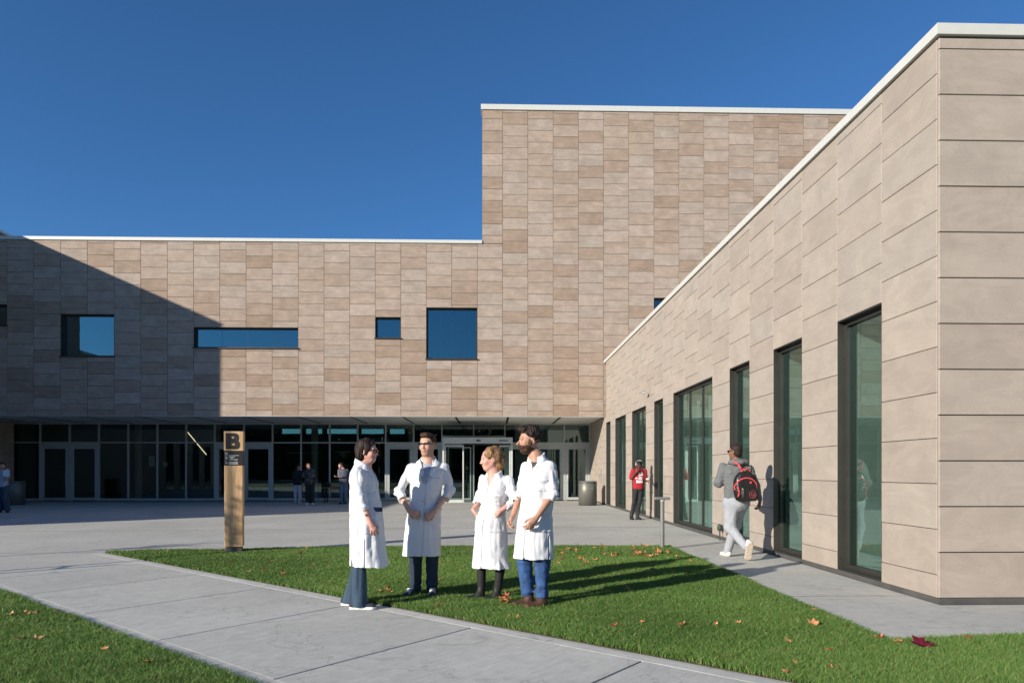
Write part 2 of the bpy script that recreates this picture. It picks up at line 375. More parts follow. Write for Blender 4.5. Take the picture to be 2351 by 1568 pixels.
clad(holder, PANEL, M['stone_main'], (0, YF), 0, cols_low, ZS, 11.035, wl, CO, 0, ZS, limit=300)
for w, dv in zip(wl, (0, 0, 3, 0, 3)):
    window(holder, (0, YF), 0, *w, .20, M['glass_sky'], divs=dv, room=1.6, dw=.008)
MB().box(-23.0, -.50, -.05 + YF, YF + .5, 11.04, 11.175).build('coping', M['coping'], holder)
MB().box(-23.0, -.55, YF + .21, YF + 13, 10.5, 11.03).build('roof', M['plaster'], holder)
MB().box(-22.40, -22.38, YF + .0, YF + .2, ZS, 11.03).build('wall_end', M['stone_main'], holder)
# soffit and its black slots
sf = MB().box(-23.2, 4.70, YF + .03, YG + .2, ZS + .012, ZS + .2).build('soffit', M['plaster'], holder)
MB().box(-23.2, 4.70, YF + .0, YF + .03, ZS - .012, ZS + .011).build('edge_trim', M['alu'], sf)
for k in range(-9, 3):
    x = -1.64 + 2.25 * k
    MB().box(x - .045, x + .045, YF + .15, YG - .1, ZS + .002, ZS + .0118).build('light_slot', M['slot'], sf)

# glass front: mullions, transoms, panes, doors
ZT = 2.78; mx = [-24.6, -23.21, -21.76, -20.36, -18.98, -17.59, -16.21, -14.84, -13.47, -12.08, -10.71, -9.34, -7.96, -6.61, -5.26, -3.90, -2.53, -.99, .535, 2.07, 3.44, 4.68]
hw = .033
for i, x in enumerate(mx):
    MB().box(x - hw, x + hw, YG - .07, YG + .06, 0.02, ZS + .01).build('mullion', M['alu'], holder, bevel=.004)
doors = {(-21.76, -18.98), (-13.47, -10.71), (-5.26, -2.53)}
def door_leaf(x0, x1, z1, hx, mat=None):
    mat = mat or M['alu']; d = MB(); f = .085; y0, y1 = YG - .05, YG + .03
    d.box(x0, x0 + f, y0, y1, .03, z1).box(x1 - f, x1, y0, y1, .03, z1).box(x0 + f, x1 - f, y0, y1, z1 - f, z1).box(x0 + f, x1 - f, y0, y1, .03, .16)
    o = d.build('door', mat, holder, bevel=.003)
    MB().box(x0 + f - .01, x1 - f + .01, YG - .012, YG - .004, .15, z1 - f + .01).build('pane', M['glass'], o)
    h = MB().tube((hx, YG - .11, .8), (hx, YG - .11, 1.35), .014).tube((hx, YG - .11, .86), (hx, YG - .03, .86), .009).tube((hx, YG - .11, 1.29), (hx, YG - .03, 1.29), .009)
    h.build('handle', M['alu_pale'], o, smooth=True)
    return o
for i in range(len(mx) - 1):
    a, b = mx[i] + hw, mx[i + 1] - hw
    zt = 3.10 if mx[i] in (-2.53, -.99) else ZT
    MB().box(a, b, YG - .06, YG + .05, zt, zt + .06).build('transom', M['alu'], holder)
    MB().box(a, b, YG - .06, YG + .05, ZS - .05, ZS + .008).build('head_rail', M['alu'], holder)
    MB().box(a - .01, b + .01, YG - .006, YG + .002, zt + .055, ZS - .045).build('glass_pane', M['glass'], holder)
    isdoor = mx[i] in (-21.76, -20.36, -13.47, -12.08, -5.26, -3.90, 2.07, 3.44, .535)
    if mx[i] in (-2.53, -.99): continue
    if isdoor:
        MB().box(a, b, YG - .055, YG + .045, 2.60, zt - .002).build('door_head', M['alu'], holder)
        left = mx[i] in (-21.76, -13.47, -5.26, 2.07, .535)
        MB().box(a, a + .07, YG - .055, YG + .045, .0, 2.598).box(b - .07, b, YG - .055, YG + .045, 0, 2.598).build('door_frame', M['alu'], holder)
        door_leaf(a + .075, b - .075, 2.59, (b - .11) if left else (a + .11))
    else:
        MB().box(a, b, YG - .06, YG + .05, .02, .13).build('sill_rail', M['alu'], holder)
        MB().box(a - .01, b + .01, YG - .006, YG + .002, .12, zt + .005).build('glass_pane', M['glass'], holder)
# sliding entrance with a projecting lobby
YV = 31.3; x0, x1 = -2.36, .86
en = MB().box(x0, x1, YV, YG - .08, 2.70, 2.98).build('entrance_header', M['alu_pale'], holder, bevel=.006)
MB().box(x0 + 1.55, x0 + 1.75, YV - .04, YV - .001, 2.80, 2.86).build('door_sensor', M['slot'], en, bevel=.01)
MB().box(x0 + 2.6, x0 + 3.0, YV - .02, YV - .001, 2.81, 2.85).build('header_vent', M['slot'], en)
MB().box(x0 + .95, x1 - .05, YV + .01, YV + .12, 2.63, 2.699).build('track_rail', M['slot'], en)
for x in (x0, x1 - .09):
    MB().box(x, x + .09, YV + .002, YV + .10, 0, 2.699).build('entrance_post', M['alu_pale'], holder, bevel=.004)
    MB().box(x + .03, x + .05, YV + .12, YG - .1, .05, 2.69).build('side_pane', M['glass'], holder)
for a, b in ((x0 + .10, x0 + .95), (x1 - .50, x1 - .10), (x0 + .85, x0 + 1.02), ):
    pass
def slider(a, b, y, mat):
    d = MB(); f = .06
    d.box(a, a + f, y, y + .05, .02, 2.62).box(b - f, b, y, y + .05, .02, 2.62).box(a + f, b - f, y, y + .05, 2.55, 2.62).box(a + f, b - f, y, y + .05, .02, .12)
    o = d.build('sliding_door', mat, holder, bevel=.003)
    MB().box(a + f - .01, b - f + .01, y + .02, y + .028, .11, 2.56).build('pane', M['glass'], o)
slider(x0 + .10, x0 + .98, YV + .05, M['alu_pale'])
slider(x1 - .62, x1 - .10, YV + .05, M['alu_pale'])
slider(x0 + .10, x0 + 1.25, YG - .03, M['alu']); slider(x1 - 1.1, x1 - .10, YG - .03, M['alu'])
MB().box(x0, x0 + 1.02, YV, YV + .11, 0, .02).build('threshold', M['alu_pale'], holder)
# the lobby behind the glass
def quad(mb, *v): mb.add(v, [tuple(range(len(v)))])
lob = MB(); quad(lob, (-26, YG + .1, .01), (7, YG + .1, .01), (7, 46, .01), (-26, 46, .01)); lob.build('lobby_floor', M['interior_floor'], holder)
lob = MB(); quad(lob, (-26, YG + .2, 4.7), (7, YG + .2, 4.7), (7, 46, 4.7), (-26, 46, 4.7)); quad(lob, (-26, YG + .2, 3.9), (7, YG + .2, 3.9), (7, YG + .2, 4.7), (-26, YG + .2, 4.7)); lob.build('lobby_ceiling', M['interior'], holder)
bw = MB()
opx = [(-14.2, -12.9), (-12.6, -11.5), (-11.2, -9.2), (-8.9, -7.4), (-7.0, -6.0)]
bw.box(-26, 7, 46, 46.2, 0, 3.95).box(-26, 7, 46, 46.2, 4.28, 4.7)
px = -26
for a, b in opx: bw.box(px, a, 46, 46.2, 3.95, 4.28); px = b
bw.box(px, 7, 46, 46.2, 3.95, 4.28); bw.box(-26.2, -26, YG, 46, 0, 4.7).box(7, 7.2, YG, 46, 0, 4.7)
bw.build('lobby_wall', M['interior'], holder)
MB().box(-14.3, -5.9, 46.25, 46.27, 3.9, 4.5).build('clerestory_pane', M['glass_wing'], holder)
for k, (x, y) in enumerate([(-19.5, 38), (-15.2, 38), (-9.9, 38), (-4.6, 38)]):
    MB().tube((x, y, 0), (x, y, 4.7), .18, n=20).build('lobby_column', M['interior_white'], holder, smooth=True)
MB().box(-17.6, -13.9, 39.4, 40.0, 0, 2.6).build('lobby_kiosk', M['interior_dark'], holder)
MB().box(-3.9, -1.0, 41.0, 41.2, 0, 3.2).build('lobby_screen', M['interior_dark'], holder)
MB().box(1.2, 6.9, 39.0, 39.2, 0, 4.69).build('lobby_partition', M['interior_white'], holder)
ml = bpy.data.materials.new('warm_glow'); n_ = nodes(ml); oo = n_.nodes.new('ShaderNodeOutputMaterial'); ee = n_.nodes.new('ShaderNodeEmission')
ee.inputs[0].default_value = (1, .75, .45, 1); ee.inputs[1].default_value = 1.3; n_.links.new(ee.outputs[0], oo.inputs[0])
MB().tube((-15.6, 35.2, 3.42), (-14.66, 35.2, 2.28), .022, n=8).build('glow_tube', ml, holder, smooth=True)  # emissive tube drawn for a bright slanting line in the panes
mg = MB()
for x, z in ((-22.9, 2.55),): mg.box(x - .05, x + .05, YG - .03, YG - .02, z - .12, z + .12)
# a table and framed screens seen inside
for x, z, w, h in ((-17.9, 1.95, .30, .55), (-17.2, 1.8, .22, .22), (-10.0, 2.4, 1.8, .03), (-8.0, 2.45, .9, .03), (-7.2, 1.2, .5, .9)):
    MB().box(x - w / 2, x + w / 2, 36.2, 36.23, z - h / 2, z + h / 2).build('lobby_panel', M['interior_white'] if h < .6 else M['interior'], holder)
# end wall under the soffit on the left
MB().box(-26, -22.9, 31.9, 33.2, -.02, ZS - .02).build('end_pier', M['stone_main'], holder)
kids = [o for o in bpy.data.objects if o.parent == holder]
for o in kids:
    o.parent = main; o.matrix_parent_inverse = Matrix.Translation((11, -YF, 0))
for k in ('label', 'category'):
    pass
bpy.data.objects.remove(holder)

# ------------------------------------------------------------------ tower block
tw = thing('tower_block', 'taller windowless stone block rising behind the right-hand wing', 'building', (0, 0, 0))
cols_tow = [-.70, .369, 1.439, 2.512, 3.586, 4.66, 5.735, 6.815, 7.885, 8.96, 10.035, 11.11, 12.185, 13.26, 14.335, 15.41, 16.48]
cols_tow2 = list(cols_tow)
def vis_t(j):
    uc, zc = (j[0] + j[1]) / 2, (j[2] + j[3]) / 2
    if uc < 4.7: return 100 - uc * .01
    # height of the wing coping in front of this spot, as seen from the plaza
    yw = 4.7 / uc * YF
    return zc - (1.4 + (6.15 - 1.4) * YF / yw)
# first column is narrower above the low block: build it in two pieces
clad(tw, PANEL, M['stone_main'], (0, YF), 0, [-.70, .369], ZS, 11.035, [], CO, 1, ZS - .0, limit=300)
clad(tw, PANEL, M['stone_main'], (0, YF), 0, [-.497, .369], 11.035 + .012, 16.69, [], .4935, 1, ZS + .0, limit=300)
nrem = 300 - 28
clad(tw, PANEL, M['stone_main'], (0, YF), 0, cols_tow[1:], ZS, 16.69, [(6.815, 8.96, 6.6, 8.80)], .4945, 0, ZS, limit=nrem, vis=vis_t)
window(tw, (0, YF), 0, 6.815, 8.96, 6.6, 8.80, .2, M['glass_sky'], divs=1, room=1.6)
MB().box(-.55, 16.6, YF - .05, YF + .5, 16.70, 16.92).build('coping', M['coping'], tw)
MB().box(-.497, -.467, YF + .205, YF + 14, 11.2, 16.69).build('side_wall', M['stone_main'], tw)
MB().box(-.46, 16.5, YF + .21, YF + 14, 16.0, 16.68).build('roof', M['plaster'], tw)
MB().box(16.48, 16.6, YF + .0, YF + 14, 3, 16.68).build('side_wall', M['stone_main'], tw)

# ------------------------------------------------------------------ right-hand wing
wg = thing('stone_wing', 'single-storey pale stone wing with tall narrow windows on the right', 'building', (4.7, 7.07, 0))
M['interior_pale'] = mat_plain('interior_pale', (.42, .44, .43), .9, var=.08)
hold2 = thing('tmp', '', '', (0, 0, 0))
XW = 4.70; YC = 7.09; CP = 1.0705
# long side: face looks to -X; u axis runs from far to near so that the normal points to -X
ycol = [YC + CP * k for k in range(25)]     # near -> far
yend = 33.2
ycol = [y for y in ycol if y < yend] + [yend]
wy = [(1, 2), (3, 4), (5, 6), (7, 10), (11, 12), (13, 15), (16, 18), (19, 20)]
ycol[0] = YC + .034
u = [-y for y in reversed(ycol)]
winw = [(-ycol[b], -ycol[a], 0.0, 3.45) for a, b in wy]
# u axis direction -90deg => u = -y ; normal = u rotated by -90 => -X
ncol = len(u) - 1
par = 1 if ncol % 2 == 1 else 0
tops = [ZS - .01 if -(u[i] + u[i + 1]) / 2 > YF - .3 else 5.985 for i in range(ncol)]
par = 0
while (ncol - 1 + par) % 2 == 0: par += 1     # nearest column is the staggered one
clad(hold2, PANELW, M['stone_wing'], (XW, 0), math.radians(-90), u, .065, 5.985, winw, .4836, par, .065, gap=.0065, limit=280, tops=tops, inset=(0, .215))
for (a, b), w in zip(wy, winw):
    dv = {(7, 10): 2, (13, 15): 1, (16, 18): 1}.get((a, b), 0)
    window(hold2, (XW, 0), math.radians(-90), w[0], w[1], .075, 3.45, .125, M['glass_wing'], divs=dv, sill=False, fw=.06, room=5.0, roomh=.4, back=M['interior_pale'])
# plinth
pb = MB()
segs = []; y = YC
edges = [(ycol[a], ycol[b]) for a, b in wy]
pb.box(XW + .012, XW + .18, YC + .012, yend, -.02, .064)
pb.build('plinth', M['plinth'], hold2)
# end face looking to the camera
ucols = [XW + 0.0, XW + 1.07, XW + 2.14]
clad(hold2, PANELW, M['stone_wing'], (0, YC), 0, ucols, .065, 5.985, [], .4836, 0, .065, gap=.011, inset=(.031, 0))
MB().box(XW + .181, XW + 3.0, YC + .012, YC + .2, -.02, .064).build('plinth', M['plinth'], hold2)
# coping: runs round the corner
MB().prism([(XW - .04, YC - .04), (XW + 3, YC - .04), (XW + 3, YC + .3), (XW + .3, YC + .3), (XW + .3, YF + .0), (XW - .04, YF + .0)], 6.0, 6.115).build('coping', M['coping'], hold2)
MB().prism([(XW + .02, YC + .02), (XW + 3, YC + .02), (XW + 3, YC + .28), (XW + .28, YC + .28), (XW + .28, YF), (XW + .02, YF)], 5.986, 5.9995).build('shadow_gap', M['frame'], hold2)
MB().box(XW + .31, XW + 9, YC + .31, YF - .02, 5.5, 5.98).build('roof', M['plaster'], hold2)
# added pale posts behind the wing windows, standing for reflected lines in the glass
for a, b in wy:
    for fz in ((.35,) if b - a == 1 else (.2, .5, .8)):
        yy = ycol[a] + (ycol[b] - ycol[a]) * fz
        MB().box(XW + .45, XW + .52, yy, yy + .05, .08, 3.7).build('reflection_post', M['interior_white'], hold2)
# side wall inside the recess is closed by the wing, small fittings on it
for o in [o for o in bpy.data.objects if o.parent == hold2]:
    o.parent = wg; o.matrix_parent_inverse = Matrix.Translation((-4.7, -7.07, 0))
bpy.data.objects.remove(hold2)

# ------------------------------------------------------------------ left-hand wing (mostly beyond the frame; casts the big shadow)
lw = thing('left_wing', 'tall stone wing on the far left whose sloping roof edge shows above the long block', 'building', (-22.8, 25, 0))
XL = -22.8
def put(o): o.parent = lw; o.matrix_parent_inverse = Matrix.Translation((22.8, -25, 0)); return o
LW_Y0 = 20.0
put(MB().box(XL - 14, XL, LW_Y0, 31.85, 0, 12.45).build('tall_wall', M['stone_main']))
put(MB().box(XL - 14, XL - .2, 31.85, 48, 11.3, 12.44).build('rear_wall', M['stone_main']))
put(MB().box(XL - 14, XL + .04, LW_Y0 - .04, 48, 12.46, 12.58).build('coping', M['coping']))
put(MB().box(XL - 14, XL - .01, 10.3, LW_Y0 - .01, 0, 7.95).build('low_wall', M['stone_main']))
put(MB().box(XL - 14, XL + .03, 10.26, LW_Y0 - .05, 7.96, 8.10).build('low_coping', M['coping']))
for k in range(4):
    y = 11.2 + k * 2.1
    put(MB().box(XL - .02, XL + .012, y, y + 1.07, .1, 3.4).build('window', M['glass_sky']))
# ------------------------------------------------------------------ implicit surfaces for people
_rs = np.random.RandomState(3)
_T = _rs.rand(32, 32, 32).astype(np.float32)
def vnoise(P, f):
    """smooth value noise in [0,1]; P (n,3), f scalar or 3-vector"""
    q = P * np.asarray(f, dtype=np.float32); i = np.floor(q).astype(np.int32); t = q - i; t = t * t * (3 - 2 * t); i &= 31; j = (i + 1) & 31
    x0, y0, z0 = i[:, 0], i[:, 1], i[:, 2]; x1, y1, z1 = j[:, 0], j[:, 1], j[:, 2]; a, b, c = t[:, 0], t[:, 1], t[:, 2]
    def L(p, q_, t_): return p + (q_ - p) * t_
    return L(L(L(_T[x0, y0, z0], _T[x1, y0, z0], a), L(_T[x0, y1, z0], _T[x1, y1, z0], a), b),
             L(L(_T[x0, y0, z1], _T[x1, y0, z1], a), L(_T[x0, y1, z1], _T[x1, y1, z1], a), b), c)
def smin(a, b, k):
    h = np.maximum(k - np.abs(a - b), 0) / k; return np.minimum(a, b) - h * h * k * .25
def smax(a, b, k): return -smin(-a, -b, k)
def cap(P, a, b, ra, rb=None, sq=None):
    rb = ra if rb is None else rb
    a = np.asarray(a, np.float32); b = np.asarray(b, np.float32); ba = b - a
    t = np.clip(((P - a) @ ba) / max(float(ba @ ba), 1e-9), 0, 1)
    d = P - a - t[:, None] * ba
    if sq is not None:     # squash along a direction
        n, k = np.asarray(sq[0], np.float32), sq[1]; n = n / np.linalg.norm(n); d = d + (d @ n)[:, None] * n * (k - 1)
    return np.sqrt((d * d).sum(1)) - (ra + (rb - ra) * t)
def ell(P, c, r):
    p = P - np.asarray(c, np.float32); r = np.asarray(r, np.float32)
    k0 = np.sqrt(((p / r) ** 2).sum(1)); k1 = np.sqrt(((p / (r * r)) ** 2).sum(1)) + 1e-9
    return k0 * (k0 - 1) / k1
def boxd(P, c, h, r=.0):
    q = np.abs(P - np.asarray(c, np.float32)) - np.asarray(h, np.float32) + r
    return np.sqrt((np.maximum(q, 0) ** 2).sum(1)) + np.minimum(q.max(1), 0) - r
def rotz(P, ang, c=(0, 0, 0)):
    c = np.asarray(c, np.float32); q = P - c; ca, sa = math.cos(-ang), math.sin(-ang)
    return np.stack([q[:, 0] * ca - q[:, 1] * sa, q[:, 0] * sa + q[:, 1] * ca, q[:, 2]], 1).astype(np.float32) + c
def loft(P, secs, ang=0.0, pw=2.2):
    """secs: rows (z, cx, cy, a, b); a half width, b half depth, turned by ang about z"""
    s = np.asarray(sorted(secs), np.float32); z = P[:, 2]
    # smooth interpolation
    zz = np.linspace(s[0, 0], s[-1, 0], 60); I = []
    for k in range(1, 5):
        v = np.interp(zz, s[:, 0], s[:, k]); ker = np.array([1, 2, 3, 2, 1.]) / 9; vp = np.pad(v, 2, mode='edge'); v = np.convolve(vp, ker, 'valid'); I.append(np.interp(z, zz, v).astype(np.float32))
    x = P[:, 0] - I[0]; y = P[:, 1] - I[1]; ca, sa = math.cos(-ang), math.sin(-ang)
    u = x * ca - y * sa; v = x * sa + y * ca
    r = (np.abs(u / I[2]) ** pw + np.abs(v / I[3]) ** pw) ** (1 / pw)
    d = (r - 1) * np.minimum(I[2], I[3])
    return np.maximum(d, np.maximum(z - s[-1, 0], s[0, 0] - z))

def surface(fn, lo, hi, h, name, mat, parent, smooth=True, col=None):
    lo = np.asarray(lo, np.float32); hi = np.asarray(hi, np.float32); B = 8
    nb = np.ceil((hi - lo) / (h * B)).astype(int); n = nb * B + 1
    bi = np.stack(np.meshgrid(*[np.arange(k) for k in nb], indexing='ij'), -1).reshape(-1, 3)
    ctr = lo + (bi + .5) * (B * h); dc = fn(ctr.astype(np.float32))
    act = np.abs(dc) < B * h * .87 * 1.5 + .02
    D = np.full(tuple(n), 1.0, np.float32)
    for b, dv in zip(bi[~act], dc[~act]):
        D[b[0]*B:b[0]*B+B+1, b[1]*B:b[1]*B+B+1, b[2]*B:b[2]*B+B+1] = 1.0 if dv > 0 else -1.0
    g = np.stack(np.meshgrid(*[np.arange(B + 1)] * 3, indexing='ij'), -1).reshape(-1, 3)
    ab = bi[act]
    for s in range(0, len(ab), 400):
        bb = ab[s:s + 400]; I = (bb[:, None, :] * B + g[None]).reshape(-1, 3)
        v = fn((lo + I * h).astype(np.float32)); D[I[:, 0], I[:, 1], I[:, 2]] = v
    D[0] = D[-1] = 1; D[:, 0] = D[:, -1] = 1; D[:, :, 0] = D[:, :, -1] = 1
    S = D < 0
    c = S[:-1, :-1, :-1].astype(np.int8)
    tot = np.zeros(c.shape, np.int8)
    offs = [(i, j, k) for i in (0, 1) for j in (0, 1) for k in (0, 1)]
    for i, j, k in offs: tot += S[i:S.shape[0]-1+i, j:S.shape[1]-1+j, k:S.shape[2]-1+k]
    idx = np.argwhere((tot > 0) & (tot < 8))
    vid = np.full(tot.shape, -1, np.int32); vid[idx[:, 0], idx[:, 1], idx[:, 2]] = np.arange(len(idx))
    cv = {o: D[idx[:, 0] + o[0], idx[:, 1] + o[1], idx[:, 2] + o[2]] for o in offs}
    acc = np.zeros((len(idx), 3)); cnt = np.zeros(len(idx))
    for o in offs:
        for ax in range(3):
            if o[ax] == 0:
                p = list(o); p[ax] = 1; a, b = cv[o], cv[tuple(p)]
                m = (a < 0) != (b < 0); t = np.where(m, a / np.where(m, a - b, 1), 0)
                q = np.array(o, float)[None].repeat(len(idx), 0); q[:, ax] = t
                acc += q * m[:, None]; cnt += m
    V = lo + (idx + acc / cnt[:, None]) * h
    F = []
    for ax in range(3):
        sl = [slice(None)] * 3; s2 = [slice(None)] * 3; sl[ax] = slice(0, -1); s2[ax] = slice(1, None)
        A, Bq = S[tuple(sl)], S[tuple(s2)]; e = np.argwhere(A != Bq)
        o1, o2 = [(1, 2), (2, 0), (0, 1)][ax]
        e = e[(e[:, o1] > 0) & (e[:, o2] > 0)]
        def g_(d1, d2):
            q = e.copy(); q[:, o1] -= d1; q[:, o2] -= d2; return vid[q[:, 0], q[:, 1], q[:, 2]]
        f = np.stack([g_(1, 1), g_(0, 1), g_(0, 0), g_(1, 0)], 1)
        ins = A[e[:, 0], e[:, 1], e[:, 2]]
        f[~ins] = f[~ins][:, ::-1]; f = f[(f >= 0).all(1)]
        F.append(f)
    F = np.concatenate(F)
    me = bpy.data.meshes.new(name)
    me.vertices.add(len(V)); me.vertices.foreach_set('co', V.astype(np.float32).ravel())
    me.loops.add(F.size); me.loops.foreach_set('vertex_index', F.astype(np.int32).ravel())
    me.polygons.add(len(F)); me.polygons.foreach_set('loop_start', np.arange(0, F.size, 4, dtype=np.int32)); me.polygons.foreach_set('loop_total', np.full(len(F), 4, np.int32))
    me.update(calc_edges=True); me.validate()
    me.polygons.foreach_set('use_smooth', [smooth] * len(me.polygons))
    if col is not None:
        C = col(V.astype(np.float32)); at = me.color_attributes.new('Col', 'FLOAT_COLOR', 'POINT')
        at.data.foreach_set('color', np.concatenate([C, np.ones((len(V), 1))], 1).astype(np.float32).ravel())
    if isinstance(mat, str): mat = M[mat]
    return link_mesh(name, me, mat, parent)

# materials for people
def mat_skin():
    m = bpy.data.materials.new('skin'); n = nodes(m); N = n.nodes; L = n.links
    o = N.new('ShaderNodeOutputMaterial'); p = N.new('ShaderNodeBsdfPrincipled'); L.new(p.outputs[0], o.inputs[0])
    a = N.new('ShaderNodeAttribute'); a.attribute_name = 'Col'; tc = N.new('ShaderNodeTexCoord'); nz = N.new('ShaderNodeTexNoise'); nz.inputs['Scale'].default_value = 40
    L.new(tc.outputs['Object'], nz.inputs[0]); mr = N.new('ShaderNodeMapRange'); mr.inputs[3].default_value = .85; mr.inputs[4].default_value = 1.12; L.new(nz.outputs[0], mr.inputs[0])
    v = N.new('ShaderNodeVectorMath'); v.operation = 'SCALE'; L.new(a.outputs['Color'], v.inputs[0]); L.new(mr.outputs[0], v.inputs['Scale']); L.new(v.outputs[0], p.inputs['Base Color'])
    p.inputs['Roughness'].default_value = .5; p.inputs['Specular IOR Level'].default_value = .35
    p.inputs['Subsurface Weight'].default_value = .08; p.inputs['Subsurface Radius'].default_value = (.012, .005, .003); p.inputs['Subsurface Scale'].default_value = 1
    return m
M['skin'] = mat_skin()
def mat_hair(name, c1, c2, stretch=(60, 60, 8)):
    m = bpy.data.materials.new(name); n = nodes(m); N = n.nodes; L = n.links
    o = N.new('ShaderNodeOutputMaterial'); p = N.new('ShaderNodeBsdfPrincipled'); L.new(p.outputs[0], o.inputs[0])
    tc = N.new('ShaderNodeTexCoord'); mp = N.new('ShaderNodeMapping'); mp.inputs['Scale'].default_value = stretch; L.new(tc.outputs['Object'], mp.inputs[0])
    nz = N.new('ShaderNodeTexNoise'); nz.inputs['Scale'].default_value = 1.5; nz.inputs['Detail'].default_value = 4; L.new(mp.outputs[0], nz.inputs[0])
    cr = N.new('ShaderNodeValToRGB'); cr.color_ramp.elements[0].position = .35; cr.color_ramp.elements[1].position = .65
    cr.color_ramp.elements[0].color = (*c1, 1); cr.color_ramp.elements[1].color = (*c2, 1); L.new(nz.outputs[0], cr.inputs[0]); L.new(cr.outputs[0], p.inputs['Base Color'])
    p.inputs['Roughness'].default_value = .62; p.inputs['Specular IOR Level'].default_value = .25; b = N.new('ShaderNodeBump'); b.inputs['Strength'].default_value = .7; b.inputs['Distance'].default_value = .006; L.new(nz.outputs[0], b.inputs['Height']); L.new(b.outputs[0], p.inputs['Normal'])
    return m
M['hair_dark'] = mat_hair('dark_brown_hair', (.010, .006, .005), (.035, .020, .015))
M['hair_brown'] = mat_hair('brown_hair', (.025, .012, .007), (.075, .036, .02))
M['hair_blond'] = mat_hair('dark_blond_hair', (.07, .035, .016), (.34, .20, .10), (40, 40, 14))
M['hair_auburn'] = mat_hair('auburn_hair', (.09, .02, .007), (.22, .06, .02))
M['hair_black'] = mat_hair('black_hair', (.004, .004, .004), (.015, .012, .011))
M['coat'] = mat_plain('white_cotton', (.67, .67, .695), .85, var=.02, bump=.35, bscale=9, spec=.2, sheen=.1, stretch=(1, 1, .3))
for n_ in M['coat'].node_tree.nodes:
    if n_.type == 'BUMP': n_.inputs['Distance'].default_value = .03
M['tee'] = mat_plain('grey_tshirt', (.36, .36, .42), .9, var=.03)
M['tee_dark'] = mat_plain('dark_tshirt', (.05, .05, .055), .9, var=.03)
M['jeans_dark'] = mat_plain('dark_denim', (.018, .032, .055), .85, var=.25, scale=12, bump=.2, bscale=90, stretch=(1, 1, .3))
M['jeans_flare'] = mat_plain('blue_denim', (.030, .058, .095), .85, var=.25, scale=10, bump=.2, bscale=90, stretch=(1, 1, .3))
M['jeans_blue'] = mat_plain('bright_blue_denim', (.028, .075, .205), .85, var=.4, scale=14, bump=.4, bscale=60, stretch=(1, 1, .6))
M['jeans_grey'] = mat_plain('faded_denim', (.14, .18, .24), .85, var=.3, scale=10)
M['black'] = mat_plain('black_cloth', (.012, .012, .013), .8, var=.2, scale=12, bump=.2)
M['navy'] = mat_plain('navy_canvas', (.02, .027, .045), .8, var=.2)
M['white_rubber'] = mat_plain('white_rubber', (.75, .75, .73), .6, var=.05)
M['brown_leather'] = mat_plain('brown_leather', (.075, .032, .018), .6, var=.35, scale=18, bump=.3, bscale=50)
M['black_leather'] = mat_plain('black_leather', (.012, .012, .012), .65, var=.2)
M['red_shirt'] = mat_plain('red_jersey', (.33, .010, .020), .85, var=.12, scale=8, bump=.2)
M['hoodie'] = mat_plain('grey_marl', (.135, .14, .145), .95, var=.12, scale=14, bump=.3, bscale=60)
M['sweat'] = mat_plain('pale_grey_sweat', (.33, .34, .37), .95, var=.09, scale=12, bump=.3, bscale=50)
M['coral'] = mat_plain('coral_webbing', (.75, .07, .08), .6, var=.08)
M['pack_black'] = mat_plain('black_nylon', (.012, .012, .012), .35, var=.3, bump=.3, bscale=30)
M['sole_tan'] = mat_plain('worn_sole', (.50, .42, .33), .8, var=.25, scale=20)
M['eye_white'] = mat_plain('eye_white', (.6, .58, .55), .3, var=0)
M['eye_dark'] = mat_plain('eye_dark', (.015, .01, .008), .2, var=0)
M['lens'] = mat_glass('spectacle_lens', (.97, .97, .97), 1.2)
M['lens_dark'] = mat_plain('dark_lens', (.01, .008, .008), .1, var=0)
M['fleck'] = mat_plain('patterned_jacket', (.02, .02, .022), .8)

SK = {'fair': (.58, .33, .235), 'tan': (.46, .245, .165), 'olive': (.42, .225, .15), 'brown': (.10, .045, .028), 'mid': (.21, .105, .07), 'rosy': (.62, .33, .26)}

def within(P, d, c, R, f, k):
    """blend f into d, evaluating it only near c"""
    m = ((P - np.asarray(c, np.float32)) ** 2).sum(1) < R * R
    if m.any(): d = d.copy(); d[m] = smin(d[m], f(P[m]), k)
    return d
def rotm(yaw, pitch=0, roll=0):
    return np.array((Matrix.Rotation(yaw, 3, 'Z') @ Matrix.Rotation(pitch, 3, 'X') @ Matrix.Rotation(roll, 3, 'Y')), np.float32)

